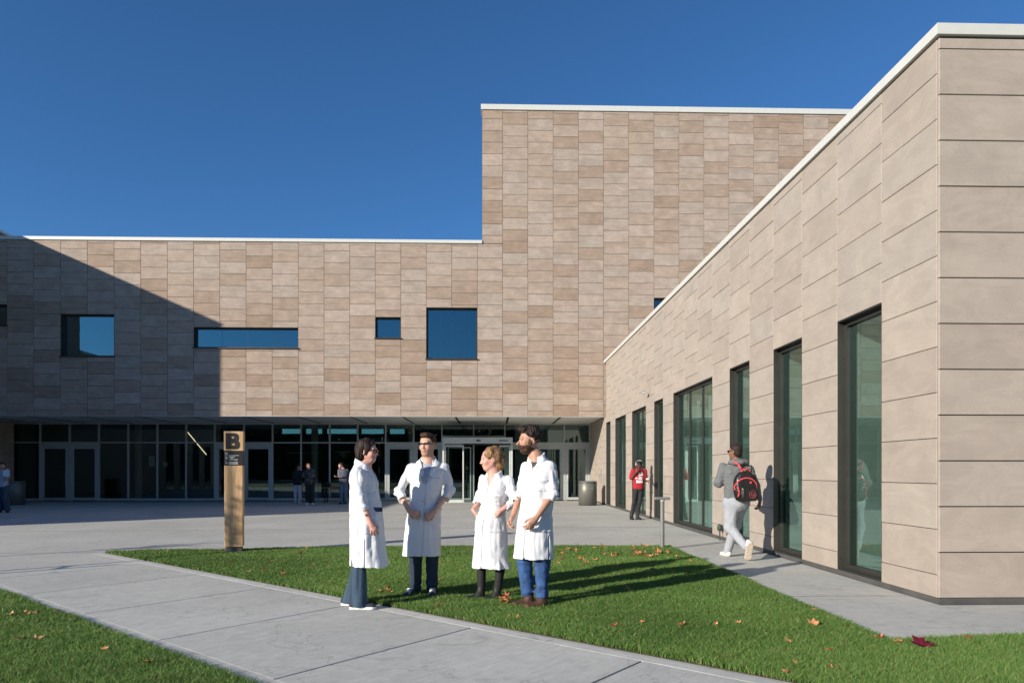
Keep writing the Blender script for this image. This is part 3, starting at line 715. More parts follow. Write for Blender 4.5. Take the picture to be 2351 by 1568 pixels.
class Head:
    """head frame: face looks along -y; centre c near the ears"""
    def __init__(s, c, yaw=0, pitch=0, roll=0, k=1.0, jaw=1.0, nose=1.0): s.c = np.asarray(c, np.float32); s.R = rotm(yaw, pitch, roll); s.k = k; s.jaw = jaw; s.nose = nose
    def loc(s, P): return ((P - s.c) @ s.R) / s.k
    def wpt(s, p): return tuple(s.c + s.R @ (np.asarray(p, np.float32) * s.k))
    def face(s, P):
        q = s.loc(P); j = s.jaw
        d = ell(q, (0, .012, .040), (.0755, .098, .082))
        d = smin(d, ell(q, (0, -.022, -.02), (.064, .076, .090)), .03)
        d = smin(d, ell(q, (0, -.062, -.092), (.030 * j, .030, .026)), .035)
        for sx in (-1, 1):
            d = smin(d, cap(q, (sx * .052 * j, .0, -.058), (sx * .020, -.055, -.094), .018), .03)
            d = smin(d, ell(q, (sx * .038, -.066, -.03), (.022, .024, .026)), .025)
        d = smin(d, cap(q, (-.036, -.083, .026), (.036, -.083, .026), .011), .018)
        for sx in (-1, 1): d = smax(d, -ell(q, (sx * .031, -.104, .006), (.017, .014, .010)), .014)
        d = smin(d, cap(q, (0, -.090, .012), (0, -.112 * s.nose, -.030), .008, .0125), .012)
        for sx in (-1, 1): d = smin(d, ell(q, (sx * .012, -.100, -.034), (.009, .010, .008)), .006)
        d = smin(d, ell(q, (0, -.0955, -.059), (.023, .010, .0055)), .006)
        d = smin(d, ell(q, (0, -.093, -.070), (.019, .010, .006)), .006)
        d = smax(d, -ell(q, (0, -.106, -.0645), (.024, .006, .002)), .003)
        for sx in (-1, 1):
            e = ell(q, (sx * .078, .012, -.012), (.011, .020, .033)); e = smax(e, -ell(q, (sx * .088, .008, -.010), (.007, .010, .019)), .006)
            d = smin(d, e, .008)
        return d * s.k

def hand(P, w, dr, nrm, side, k=1.0, curl=.5, spread=.10, thumb=.6):
    """w wrist, dr hand direction, nrm palm normal, side = +1 when the thumb lies on (dr x nrm)"""
    dr = np.asarray(dr, np.float32); dr = dr / np.linalg.norm(dr); nrm = np.asarray(nrm, np.float32); nrm = nrm - dr * (nrm @ dr); nrm /= np.linalg.norm(nrm)
    sd = np.cross(dr, nrm) * side; w = np.asarray(w, np.float32)
    def pt(a, b, c): return w + (dr * a + sd * b + nrm * c) * k
    d = cap(P, pt(.0, 0, 0), pt(.03, .002, 0), .026 * k, .030 * k, (nrm, 1.35))
    d = smin(d, cap(P, pt(.03, .006, 0), pt(.078, .008, 0), .030 * k, .036 * k, (nrm, 2.3)), .02 * k)
    L_ = [(.030, .040, .026, .021), (.0105, .045, .029, .022), (-.0095, .041, .027, .021), (-.029, .032, .021, .018)]
    for fi, (off, a, b, c) in enumerate(L_):
        base = pt(.083 - .004 * abs(fi - 1), off, 0); ang = 0; p = base
        spr = (1.2 - fi) * spread
        for si, (ln, r0, r1) in enumerate(((a, .0092, .0086), (b, .0086, .0080), (c, .0080, .0068))):
            ang += curl * (.8 if si == 0 else 1.0) * (1 + .07 * fi)
            v = (dr * math.cos(ang) + nrm * math.sin(ang)) + sd * spr * math.cos(ang); v = v / np.linalg.norm(v)
            q = p + v * ln * k; e = cap(P, p, q, r0 * k, r1 * k); d = smin(d, e, .004 * k) if si or fi >= 0 else d; p = q
    t0, t1, t2, t3 = pt(.018, .018, .004), pt(.045, .044, .016), pt(.072, .052 + .01 * (1 - thumb), .026), pt(.092, .050, .034 * (1 + thumb * .3))
    d = smin(d, cap(P, t0, t1, .016 * k, .0125 * k), .012 * k); d = smin(d, cap(P, t1, t2, .0115 * k, .010 * k), .005 * k); d = smin(d, cap(P, t2, t3, .010 * k, .008 * k), .003 * k)
    return d

def folds(P, f, amp, seed=0.0):
    a = vnoise(P + seed, f); b = vnoise(P + seed + 3.7, np.asarray(f) * 2.1)
    return (np.abs(2 * a - 1) + .5 * np.abs(2 * b - 1) - .7) * amp

def shoe_fn(heel, toe, w=.045, hgt=.085, ank=None):
    heel = np.asarray(heel, np.float32); toe = np.asarray(toe, np.float32)
    def fn(P):
        v = toe - heel; L_ = np.linalg.norm(v); v = v / L_
        d = cap(P, heel + v * .04 + (0, 0, .045), heel + v * .08 + (0, 0, .055), w * .88, w * .92)
        d = smin(d, cap(P, heel + v * .08 + (0, 0, .04), toe - v * .05 + (0, 0, .028), w * .9, w * .86, ((0, 0, 1), 1.25)), .03)
        if ank is not None: d = smin(d, cap(P, heel + v * .055 + (0, 0, .05), np.asarray(ank, np.float32), w * .92, w * .98), .03)
        return np.maximum(d, (heel[2] + .022) - P[:, 2])
    return fn
def sole_fn(heel, toe, w=.048, t=.028):
    heel = np.asarray(heel, np.float32); toe = np.asarray(toe, np.float32)
    def fn(P):
        v = toe - heel; v = v / np.linalg.norm(v)
        q = P.copy(); q[:, 2] = 0; h0 = heel.copy(); h0[2] = 0; t0 = toe.copy(); t0[2] = 0
        d = smin(cap(q, h0 + v * .042, h0 + v * .10, w * .86, w * .80), cap(q, h0 + v * .1, t0 - v * .055, w * .80, w * 1.0), .03)
        z = P[:, 2] - heel[2]
        return np.maximum(d, np.maximum(z - t, -z))
    return fn
def bb(pts, m):
    p = np.asarray(pts, float); return p.min(0) - m, p.max(0) + m

def make_shoes(root, feet, mat, sole, w=.046, h=.007):
    for heel, toe, ank in feet:
        lo, hi = bb([heel, toe, ank], .075); lo[2] = heel[2] - .01
        s = surface(shoe_fn(heel, toe, w, ank=ank), lo, hi, h, 'shoe', mat, root)
        surface(sole_fn(heel, toe, w + .002), (lo[0], lo[1], heel[2] - .012), (hi[0], hi[1], heel[2] + .045), h, 'sole', sole, s)

def person(label, loc, rz=0, group=None): return thing('person', label, 'person', loc, rz, group)

def glasses(root, H, mat, rim=.0032, w=.026, hh=.017, top_only=False, dark=False):
    """spectacles from tubes on the head"""
    mb = MB(); r = rim
    for sx in (-1, 1):
        cx_ = sx * .032; pts = []
        for k in range(12):
            t = 2 * math.pi * k / 12; ex = abs(math.cos(t)) ** .6 * (1 if math.cos(t) > 0 else -1); ez = abs(math.sin(t)) ** .6 * (1 if math.sin(t) > 0 else -1)
            pts.append(H.wpt((cx_ + w * ex, -.108 + abs(cx_ + w * ex) * .12, .004 + hh * ez)))
        for k in range(12):
            if top_only and k in (6, 7, 8, 9, 10, 11): continue
            mb.tube(pts[k], pts[(k + 1) % 12], r * (1.5 if k < 6 else 1), n=6)
        mb.tube(H.wpt((sx * .059, -.100, .013)), H.wpt((sx * .080, .010, .010)), r, n=6)
    mb.tube(H.wpt((-.007, -.107, .009)), H.wpt((.007, -.107, .009)), r * 1.3, n=6)
    g = mb.build('glasses', mat, root, smooth=True)
    lm = MB()
    for sx in (-1, 1):
        c = sx * .032; v = [H.wpt((c + a * w * .9, -.107 + abs(c) * .12, .004 + b * hh * .9)) for a, b in ((-1, -1), (1, -1), (1, 1), (-1, 1))]
        v += [tuple(np.array(p) + np.array(H.R @ np.array((0, .002, 0), np.float32))) for p in v]
        lm.add(v, [(0, 1, 2, 3), (7, 6, 5, 4), (0, 4, 5, 1), (1, 5, 6, 2), (2, 6, 7, 3), (3, 7, 4, 0)])
    lm.build('lens', M['lens_dark'] if dark else M['lens'], g)
    return g
def eyes(root, H, mat='eye_dark'):
    for sx in (-1, 1):
        c = H.wpt((sx * .031, -.0865, .006))
        def fn(P, c=c): return ell(H.loc(P), (sx * .031, -.0835, .005), (.012, .0085, .0045)) * H.k
        surface(fn, np.array(c) - .02, np.array(c) + .02, .0025, 'eye', mat, root)
        b0, b1, b2 = H.wpt((sx * .013, -.0945, .020)), H.wpt((sx * .032, -.0915, .0255)), H.wpt((sx * .050, -.079, .021))
        MB().tube(b0, b1, .003, .0035, 6).tube(b1, b2, .0035, .002, 6).build('eyebrow', M['hair_dark'], root, smooth=True)

def skin_color(H, base, stub=0.0):
    base = np.array(base)
    def col(V):
        C = np.repeat(base[None], len(V), 0); q = H.loc(V)
        lip = np.exp(-(((q[:, 0]) / .022) ** 2 + ((q[:, 1] + .095) / .02) ** 2 + ((q[:, 2] + .065) / .008) ** 2))[:, None]
        C = C * (1 - lip * .55) + np.array((.42, .13, .11)) * lip * .55
        ck = np.exp(-(((np.abs(q[:, 0]) - .04) / .02) ** 2 + ((q[:, 1] + .075) / .03) ** 2 + ((q[:, 2] + .03) / .022) ** 2))[:, None]
        C = C * (1 - ck * .18 * np.array((0, 1, 1)))
        if stub:
            b = (np.clip((-.038 - q[:, 2]) / .03, 0, 1) * np.clip((.02 - q[:, 1]) / .04, 0, 1) * (q[:, 2] > -.13))[:, None]
            C = C * (1 - b * stub)
        return C
    return col
# ------------------------------------------------------------------ figures
def build_body(root, J, H, base, hands, h=.0055, stub=0, feet=True, sc=1.0, name='body'):
    """one continuous skin surface; J joints in the figure's own frame"""
    s = sc
    def fn(P):
        d = cap(P, H.wpt((0, .022, -.055)), J['neck'], .047 * s, .056 * s)
        d = within(P, d, H.c, .30, H.face, .03)
        d = smin(d, cap(P, J['neck'], J['chest'], .07 * s, .115 * s), .06)
        d = smin(d, cap(P, J['chest'], J['pelvis'], .115 * s, .12 * s), .06)
        for q in 'LR':
            sh = J['sh' + q] + V3(0, 0, -.03)
            d = smin(d, cap(P, J['neck'] + V3(0, 0, -.03), sh, .045 * s, .040 * s), .03)
            d = smin(d, cap(P, sh, J['el' + q], .042 * s, .036 * s), .03)
            d = smin(d, cap(P, J['el' + q], J['wr' + q], .040 * s, .0255 * s), .015)
            d = smin(d, cap(P, J['pelvis'], J['hp' + q], .082 * s, .072 * s), .04)
            d = smin(d, cap(P, J['hp' + q], J['kn' + q], .070 * s, .044 * s), .03)
            d = smin(d, cap(P, J['kn' + q], J['an' + q], .044 * s, .028 * s), .02)
        for hd in hands: d = within(P, d, hd[0][0], .26, lambda Q, hd=hd: hand(Q, *hd[0], **hd[1]), .012)
        return d
    pts = [J[k] for k in J] + [H.wpt((0, 0, .13)), H.wpt((0, -.12, 0))]
    for hd in hands: pts.append(np.array(hd[0][0]) + .19 * np.array(hd[0][1]) / np.linalg.norm(hd[0][1]))
    lo, hi = bb(pts, .13)
    lo[2] = max(lo[2], min(J['anL'][2], J['anR'][2]) - .05)
    return surface(fn, lo, hi, h, name, 'skin', root, col=skin_color(H, SK[base], stub))

def lab_coat(root, P_, sleeves, secs, ang, front, h=.006, vneck=None, slit=None, hemz=.4, collar=None, pocket=None, thick=1.0, fold=1.0, extra=None, cuffs=True, sub=None):
    """loft for trunk and skirt, sleeves as chains, folds, lapels, pockets and a front opening.
       ang turns the trunk; 'front' frame: f(P) -> (u across, v outward) for details drawn on the chest"""
    def base(P):
        d = loft(P, secs, ang)
        for ch in sleeves:
            e = None
            for (a, ra), (b, rb) in zip(ch[:-1], ch[1:]):
                c_ = cap(P, a, b, ra, rb); e = c_ if e is None else smin(e, c_, .02)
            a = np.asarray(ch[-2][0], np.float32); b = np.asarray(ch[-1][0], np.float32); r = ch[-1][1]
            dv = (b - a) / np.linalg.norm(b - a); q = (P - b) @ dv; rr = np.sqrt((((P - b) - q[:, None] * dv) ** 2).sum(1))
            if cuffs:
                e = smin(e, cap(P, b - dv * .055, b - dv * .01, r + .005, r + .008), .006)
                e = e + .006 * ((q > -.062) & (q < -.055) & (rr < r + .03))
            e = np.where(rr < r + .07, np.maximum(e, q), e)
            e = smax(e, -np.maximum(np.maximum(rr - (r - .004), -.035 - q), q - .06), .003)
            d = smin(d, e, np.where(q > -.12, .008, .035))
        return d
    def fn(P):
        d = base(P)
        z = P[:, 2]
        low = np.clip((1.05 - z) / .5, 0, 1); 
        d = d - folds(P, (8, 8, 1.3), .019 * fold) * low - folds(P, (10, 10, 6), .015 * fold, 5.0) * (1 - low * .6)
        sk = P.copy(); sk[:, 2] = P[:, 2] + .8 * P[:, 0]; d = d - folds(sk, (6, 6, 14), .008 * fold, 11.0) * np.exp(-((z - 1.05) / .22) ** 2)
        for ch in sleeves:      # creases around the elbows
            e = np.asarray(ch[1][0], np.float32); near = np.exp(-(((P - e) ** 2).sum(1)) / .02)
            d = d - (vnoise(P + 9, (10, 10, 30)) - .5) * .034 * near * fold
        u, v = front(P)
        fr = v < 0
        if vneck is not None:      # (uc, z_bottom, z_top, half width)
            uc, zb, zt, hwid = vneck
            w = np.clip((z - zb) / (zt - zb), 0, 1.6) * hwid
            cut = np.maximum(np.abs(u - uc) - w, np.maximum(zb - z, v + .02)); cut = np.where(z < zb, .05, cut)
            d = smax(d, -cut, .004)
            lap = np.maximum(np.abs(np.abs(u - uc) - w - .030) - .030 * np.clip((z - zb) / .12, .15, 1), np.maximum(zb - .03 - z, v + .02))
            d = np.where(lap < 0, d - .009, d)
        if slit is not None:       # list of (u, z0, z1, half width)
            for us, z0, z1, hwid in slit:
                uu = us(z) if callable(us) else us
                c = np.maximum(np.abs(u - uu) - hwid, np.maximum(np.maximum(z0 - z, z - z1), v)); d = smax(d, -np.maximum(c, -(d + .012)), .002)
        if pocket is not None:
            for uc, zt, hw_, hh_ in pocket:
                m = np.maximum(np.abs(u - uc) - hw_, np.abs(z - (zt - hh_)) - hh_); d = np.where((m < 0) & fr, d - .006, d)
                m2 = np.maximum(np.abs(u - uc) - hw_, np.abs(z - zt + .012) - .012); d = np.where((m2 < 0) & fr, d - .005, d)
        if sub is not None: d = sub(P, d)
        hem = hemz + .012 * (vnoise(P, (7, 7, .01)) - .5)
        return np.maximum(d, hem - z)
    pts = [p for ch in sleeves for p, r in ch] + [(s_[1] - s_[3], s_[2] - s_[3], s_[0]) for s_ in secs] + [(s_[1] + s_[3], s_[2] + s_[3], s_[0]) for s_ in secs]
    lo, hi = bb(pts, .09); lo[2] = hemz - .03
    c = surface(fn, lo, hi, h, 'lab_coat', 'coat', root)
    return c

def collar_ring(root, c, ang, rx, ry, h_=.05, open_=.5, mat='coat', tilt=.0):
    """stand-and-fall collar: an open ring with thickness, lower at the front"""
    def fn(P):
        q = rotz(P - np.asarray(c, np.float32), ang) if ang else P - np.asarray(c, np.float32)
        q = rotz(P - np.asarray(c, np.float32), ang)
        z = q[:, 2] - (q[:, 1]) * .45 + tilt * q[:, 0]
        k = 1 + np.clip(.03 - z, -.03, .06) * 2.2
        r = (np.sqrt((q[:, 0] / (rx * k)) ** 2 + (q[:, 1] / (ry * k)) ** 2) - 1) * min(rx, ry)
        d = np.abs(r) - .008
        d = np.maximum(d, np.abs(z) - h_ / 2)
        op = np.abs(q[:, 0]) - open_ * np.clip(-q[:, 1], 0, 1) 
        return np.maximum(d, -np.maximum(op, q[:, 1] + .01))
    surface(fn, np.array(c) - .17, np.array(c) + .17, .0055, 'collar', mat, root)

def trousers(root, J, mat, rad, top=None, flare=None, h=.0075, fold=1.0, hipr=.12, bottom=None):
    def fn(P):
        d = cap(P, J['pelvis'] + np.array((0, 0, .06)), J['pelvis'], hipr, hipr)
        for q in 'LR':
            d = smin(d, cap(P, J['hp' + q], J['kn' + q], rad[0], rad[1]), .04)
            an = J['an' + q] + np.array((0, 0, -.03))
            d = smin(d, cap(P, J['kn' + q], an, rad[1], rad[2]), .03)
            for pp, am in ((J['kn' + q], .014), (an + np.array((0, 0, .05)), .014)):
                near = np.exp(-(((P - np.asarray(pp, np.float32)) ** 2).sum(1)) / .015); d = d - (vnoise(P + 4, (9, 9, 26)) - .5) * am * 1.6 * near * fold
        d = d - folds(P, (9, 9, 5), .008 * fold, 2.0)
        zt = top if top is not None else J['pelvis'][2] + .1
        d = np.maximum(d, P[:, 2] - zt)
        for q in 'LR':
            zb = (bottom[q] if isinstance(bottom, dict) else bottom) if bottom is not None else J['an' + q][2] - .035
            near = (np.abs(P[:, 0] - J['an' + q][0]) < .14) & (np.abs(P[:, 1] - J['an' + q][1]) < .16) & (P[:, 2] < J['an' + q][2] + .05)
            d = np.where(near, np.maximum(d, zb - P[:, 2]), d)
        return d
    lo, hi = bb([J[k] for k in ('pelvis', 'hpL', 'hpR', 'knL', 'knR', 'anL', 'anR')], .19); lo[2] = min(J['anL'][2], J['anR'][2]) - .10
    return surface(fn, lo, hi, h, 'trousers', mat, root)

def V3(*a): return np.array(a, float)

# ---- man with glasses, facing the camera, hands clasped (second from the left)
def man_front():
    loc = (-.822, 7.70, 0.012); r = person('man in white lab coat facing the camera with black-rimmed glasses and clasped hands', loc)
    H = Head((.077, -.005, 1.690), yaw=-.38, pitch=.03, k=1.03)
    J = dict(neck=V3(.085, .01, 1.505), chest=V3(.07, 0, 1.32), pelvis=V3(.03, 0, .98), shL=V3(.262, .0, 1.432), shR=V3(-.105, .0, 1.432),
             elL=V3(.325, .02, 1.185), elR=V3(-.245, .02, 1.17), wrL=V3(.170, -.165, .955), wrR=V3(-.115, -.165, .97), hpL=V3(.115, 0, .93), hpR=V3(-.06, 0, .93),
             knL=V3(.125, -.01, .50), knR=V3(-.055, -.01, .50), anL=V3(.125, .02, .09), anR=V3(-.06, .02, .09))
    build_body(r, J, H, 'fair', [((J['wrL'], (-.09, -.025, -.055), (-.2, 1, -.3), 1), dict(curl=.55, k=1.0)), ((J['wrR'], (.09, -.02, -.05), (.2, 1, -.3), -1), dict(curl=.5, k=1.0))], stub=.25)
    # t-shirt seen in the neck opening
    surface(lambda P: np.maximum(np.maximum(smin(cap(P, J['neck'] + V3(0, .0, -.03), J['chest'], .084, .132), ell(P, J['chest'], (.15, .115, .2)), .05), P[:, 2] - 1.488 - (P[:, 1] < 0) * (-.006)), 1.1 - P[:, 2]), (-.12, -.16, 1.1), (.27, .16, 1.5), .008, 't_shirt', 'tee', r)
    secs = [(.44, .012, .0, .225, .165), (.7, .022, .0, .205, .150), (.95, .035, 0, .192, .140), (1.10, .055, 0, .178, .130), (1.25, .068, 0, .190, .135), (1.38, .075, 0, .205, .130), (1.45, .08, 0, .195, .105), (1.50, .083, .005, .13, .085), (1.535, .085, .01, .075, .072)]
    sl = [[(J['shL'], .060), (J['elL'], .060), (V3(.262, -.075, 1.06), .054)], [(J['shR'], .060), (J['elR'], .060), (V3(-.193, -.07, 1.07), .054)]]
    fr = lambda P: (P[:, 0] - (.025 + (P[:, 2] - .44) * .055), P[:, 1])
    lab_coat(r, J, sl, secs, 0, fr, vneck=(0, 1.33, 1.50, .075), slit=[(0, .44, 1.33, .0035)], hemz=.445, pocket=[(.105, 1.32, .055, .07), (-.11, .98, .075, .09), (.12, .98, .075, .09)])
    collar_ring(r, (.083, .012, 1.515), 0, .078, .074, .06, .75)
    def hair(P):
        q = H.loc(P); d = ell(q, (0, .018, .052), (.082, .103, .082))
        d = smin(d, ell(q, (0, -.055, .108), (.060, .045, .028)), .03)
        d = d - (vnoise(q, (55, 30, 55)) - .5) * .014
        fh = .078 + q[:, 1] * .0     # hairline
        line = np.where(q[:, 1] < -.02, .072 - (np.abs(q[:, 0]) > .055) * .03, np.where(q[:, 1] < .02, .005, -.055))
        line = np.interp(q[:, 1], [-.11, -.055, -.03, -.005, .03, .10], [.078, .075, .03, .0, -.055, -.065])
        return np.maximum(d, line - q[:, 2]) * H.k
    surface(hair, np.array(H.c) - .17, np.array(H.c) + .17, .005, 'hair', 'hair_brown', r)
    eyes(r, H); glasses(r, H, 'hair_black' and M['hair_black'], top_only=True, w=.030, rim=.0032)
    trousers(r, J, 'jeans_dark', (.095, .075, .066), top=.75, bottom=.055)
    ft = [(V3(.120, .07, 0), V3(.150, -.22, 0), J['anL'] + V3(0, 0, -.02)), (V3(-.055, .06, 0), V3(-.165, -.19, 0), J['anR'] + V3(0, 0, -.02))]
    make_shoes(r, ft, 'navy', 'white_rubber')
    for (he, to, an) in ft:      # white laces
        mb = MB(); dv = (to - he) / np.linalg.norm(to - he); sd = np.array((dv[1], -dv[0], 0))
        for k in range(4):
            c = he + dv * (.13 + .026 * k) + V3(0, 0, .098 - .012 * k); mb.tube(c - sd * .032 - V3(0, 0, .012), c + sd * .032 - V3(0, 0, .012), .006, n=6)
            mb.tube(c - sd * .03 - V3(0, 0, .01), c + sd * .03 + dv * .026 - V3(0, 0, .012), .0045, n=5)
        mb.build('laces', M['white_rubber'], r, smooth=True)
man_front()

# ---- dark-haired woman in profile on the left
def woman_left():
    loc = (-1.39, 7.06, 0.012); r = person('woman with short dark hair in long white lab coat and flared jeans, seen in profile', loc)
    H = Head((.088, .0, 1.600), yaw=math.radians(76), pitch=.05, k=.96, jaw=.95)
    J = dict(neck=V3(.055, .0, 1.435), chest=V3(.055, 0, 1.25), pelvis=V3(.065, 0, .93), shL=V3(.06, .165, 1.37), shR=V3(.025, -.165, 1.375),
             elL=V3(.04, .20, 1.12), elR=V3(.065, -.215, 1.125), wrL=V3(.15, .17, .88), wrR=V3(.155, -.205, .885), hpL=V3(.06, .085, .88), hpR=V3(.05, -.085, .88),
             knL=V3(-.0, .09, .46), knR=V3(.02, -.09, .46), anL=V3(-.11, .10, .08), anR=V3(.03, -.10, .08))
    build_body(r, J, H, 'rosy', [((J['wrR'], (.07, .0, -.16), (-.4, 1, 0), 1), dict(curl=.35, k=.94)), ((J['wrL'], (.06, -.02, -.16), (0, -1, 0), -1), dict(curl=.4, k=.92))], sc=.93)
    secs = [(.42, .115, 0, .205, .235), (.6, .098, 0, .187, .225), (.8, .085, 0, .180, .215), (1.0, .072, 0, .170, .19), (1.15, .06, 0, .155, .175), (1.30, .045, 0, .142, .178), (1.38, .03, 0, .118, .175), (1.44, .03, 0, .09, .11), (1.49, .038, 0, .066, .068)]
    secs = [(z, cx, cy, a, b) for z, cx, cy, a, b in secs]
    fr = lambda P: (P[:, 1], -(P[:, 0] - .05))
    sl = [[(J['shL'], .062), (J['elL'], .060), (V3(.10, .18, .97), .052)], [(J['shR'], .064), (J['elR'], .062), (V3(.118, -.213, .965), .050)]]
    def sub(P, d):
        # side vent and pocket seam on the near side
        c = np.maximum(np.abs(P[:, 0] - .10) - .004, np.maximum(P[:, 2] - .72, P[:, 1] + .05)); d = smax(d, -np.maximum(c, -(d + .02)), .002)
        p = np.maximum(np.abs(P[:, 0] - .15 - (P[:, 2] - .8) * .0) - .055, np.abs(P[:, 2] - .86) - .09); return np.where((p < 0) & (P[:, 1] < 0), d - .005, d)
    lab_coat(r, J, sl, secs, 0, fr, vneck=(0, 1.22, 1.44, .06), slit=[(0, .42, 1.22, .0035)], hemz=.42, sub=sub, fold=1.15)
    collar_ring(r, (.045, 0, 1.462), math.pi / 2, .076, .074, .06, .7)
    # dark pocket band at the front
    MB().box(.172, .262, -.13, -.115, .985, 1.03).build('belt', M['jeans_flare'], r, bevel=.003)
    def hair(P):
        q = H.loc(P); d = ell(q, (0, .020, .040), (.094, .112, .100))
        side = ell(q, (0, .045, -.045), (.098, .078, .105)); d = smin(d, side, .04)
        d = d - (vnoise(q, (38, 38, 9)) - .5) * .022 - (vnoise(q + 2, (80, 80, 14)) - .5) * .010
        line = np.interp(q[:, 1], [-.12, -.075, -.055, -.04, .0, .12], [.085, .07, -.02, -.12, -.155, -.165])
        d = np.maximum(d, line - q[:, 2])
        d = np.maximum(d, -np.maximum(q[:, 1] + .060, np.abs(q[:, 0]) - .2) * 1.0 + np.where(q[:, 2] > .055, -.2, 0))
        return d * H.k
    surface(hair, np.array(H.c) - .2, np.array(H.c) + .2, .005, 'hair', 'hair_dark', r)
    eyes(r, H); glasses(r, H, M['hair_black'], rim=.0028, w=.025, hh=.017)
    # flared jeans
    def jf(P):
        d = cap(P, J['pelvis'], J['hpL'], .11, .10)
        for q in 'LR':
            d = smin(d, cap(P, J['hp' + q], J['kn' + q], .095, .080), .03)
            a = J['an' + q] + V3(0, 0, -.06); d = smin(d, cap(P, J['kn' + q], a, .074, .086), .010)
        d = d - folds(P, (14, 14, 2.2), .012, 1.0)
        return np.maximum(np.maximum(d, P[:, 2] - .8), .028 - P[:, 2])
    surface(jf, (-.27, -.27, .02), (.24, .28, .82), .007, 'jeans', 'jeans_flare', r)
    make_shoes(r, [(V3(-.075, -.10, 0), V3(.205, -.115, 0), V3(.0, -.10, .10)), (V3(-.205, .10, 0), V3(.06, .10, 0), V3(-.13, .10, .10))], 'navy', 'white_rubber')
woman_left()

# ---- blond woman, hands in the coat pockets
def woman_blond():
    loc = (-.05, 7.40, 0.012); r = person('blond woman in white lab coat and black tights with both hands in her pockets', loc)
    A = math.radians(-42)      # trunk turned towards the left of the picture
    H = Head((.012, -.01, 1.525), yaw=math.radians(-78), pitch=.13, k=.97, jaw=.92)
    J = dict(neck=V3(.050, .01, 1.365), chest=V3(.06, 0, 1.18), pelvis=V3(.03, 0, .86), shL=V3(.205, -.08, 1.295), shR=V3(-.055, .12, 1.30),
             elL=V3(.268, -.08, 1.075), elR=V3(-.115, .15, 1.06), wrL=V3(.10, -.165, .955), wrR=V3(-.175, .03, .975), hpL=V3(.09, -.05, .82), hpR=V3(-.045, .05, .82),
             knL=V3(.13, -.04, .44), knR=V3(-.085, .03, .44), anL=V3(.085, -.01, .09), anR=V3(-.085, .03, .09))
    build_body(r, J, H, 'rosy', [((J['wrL'], (-.08, .055, -.07), (.1, .9, -.5), -1), dict(curl=.3, k=.9)), ((J['wrR'], (.05, -.0, -.09), (.8, -.1, 0), 1), dict(curl=.3, k=.9))], sc=.9)
    secs = [(.345, .018, 0, .225, .175), (.5, .015, 0, .205, .165), (.7, .012, 0, .185, .155), (.9, .02, 0, .168, .145), (1.02, .038, 0, .152, .128), (1.15, .055, 0, .165, .142), (1.25, .065, 0, .178, .125), (1.31, .068, 0, .15, .09), (1.36, .06, .01, .085, .066), (1.385, .055, .012, .06, .055)]
    ca, sa = math.cos(-A), math.sin(-A)
    cz = lambda z: np.interp(z, [.345, 1.25], [.018, .065])
    fr = lambda P: ((P[:, 0] - cz(P[:, 2])) * ca - P[:, 1] * sa, (P[:, 0] - cz(P[:, 2])) * sa + P[:, 1] * ca)
    sl = [[(J['shL'], .060), (J['elL'], .064), (V3(.15, -.14, .975), .050)], [(J['shR'], .060), (J['elR'], .058), (V3(-.155, .09, 1.00), .047)]]
    def sub(P, d):
        d = smin(d, cap(P, (-.005, -.20, .93), (.055, -.185, .80), .035, .055), .05)   # pocket bulging over the hand
        return d
    lab_coat(r, J, sl, secs, A, fr, vneck=(0, 1.22, 1.37, .055), slit=[(.0, .34, 1.22, .0065)], hemz=.345, fold=1.3, pocket=[(.10, 1.14, .05, .055), (.12, .93, .07, .09), (-.13, .93, .06, .09)], sub=None)
    collar_ring(r, (.055, .012, 1.365), A, .074, .070, .05, .8)
    def hair(P):
        q = H.loc(P); d = ell(q, (0, .022, .045), (.092, .108, .092))
        d = smin(d, ell(q, (0, .085, -.035), (.080, .062, .110)), .05)
        d = smin(d, ell(q, (0, .095, .045), (.07, .06, .07)), .05)
        w = vnoise(q, (14, 16, 9)); d = d - (w - .5) * .030 - (vnoise(q + 5, (50, 14, 30)) - .5) * .014
        line = np.interp(q[:, 1], [-.12, -.085, -.055, -.03, .005, .035, .2], [.075, .060, .015, -.01, -.03, -.14, -.17])
        d = np.maximum(d, line - q[:, 2])
        return d * H.k
    surface(hair, np.array(H.c) - .23, np.array(H.c) + .23, .005, 'hair', 'hair_blond', r)
    mb = MB(); rr = random.Random(5)      # loose strands at the back
    for k in range(46):
        a = rr.uniform(-.07, .07); y = rr.uniform(.06, .13); z = rr.uniform(-.06, .09)
        p0 = H.wpt((a, y * .6, z)); p1 = H.wpt((a * 1.2, y + rr.uniform(.01, .05), z - rr.uniform(.02, .06))); p2 = H.wpt((a * 1.3, y + rr.uniform(.0, .06), z - rr.uniform(.07, .13)))
        mb.tube(p0, p1, .0032, .0028, 5).tube(p1, p2, .0028, .001, 5)
    mb.build('hair_strands', M['hair_blond'], r, smooth=True)
    eyes(r, H)
    trousers(r, J, 'black', (.075, .056, .040), top=.62, fold=.3, h=.006)
    ft = [(V3(.13, -.01, 0), V3(-.09, -.10, 0), V3(.088, -.01, .16)), (V3(-.045, .03, 0), V3(-.27, -.05, 0), V3(-.085, .03, .16))]
    for he, to, an in ft:
        f = shoe_fn(he, to, .042, ank=an); lo, hi = bb([he, to, an], .07); surface(lambda P, f=f: np.minimum(f(P), 1), (lo[0], lo[1], -.005), hi, .006, 'boot', 'black_leather', r)
        surface(sole_fn(he, to, .044, .024), (lo[0], lo[1], -.01), (hi[0], hi[1], .04), .006, 'sole', 'black_leather', r)
woman_blond()

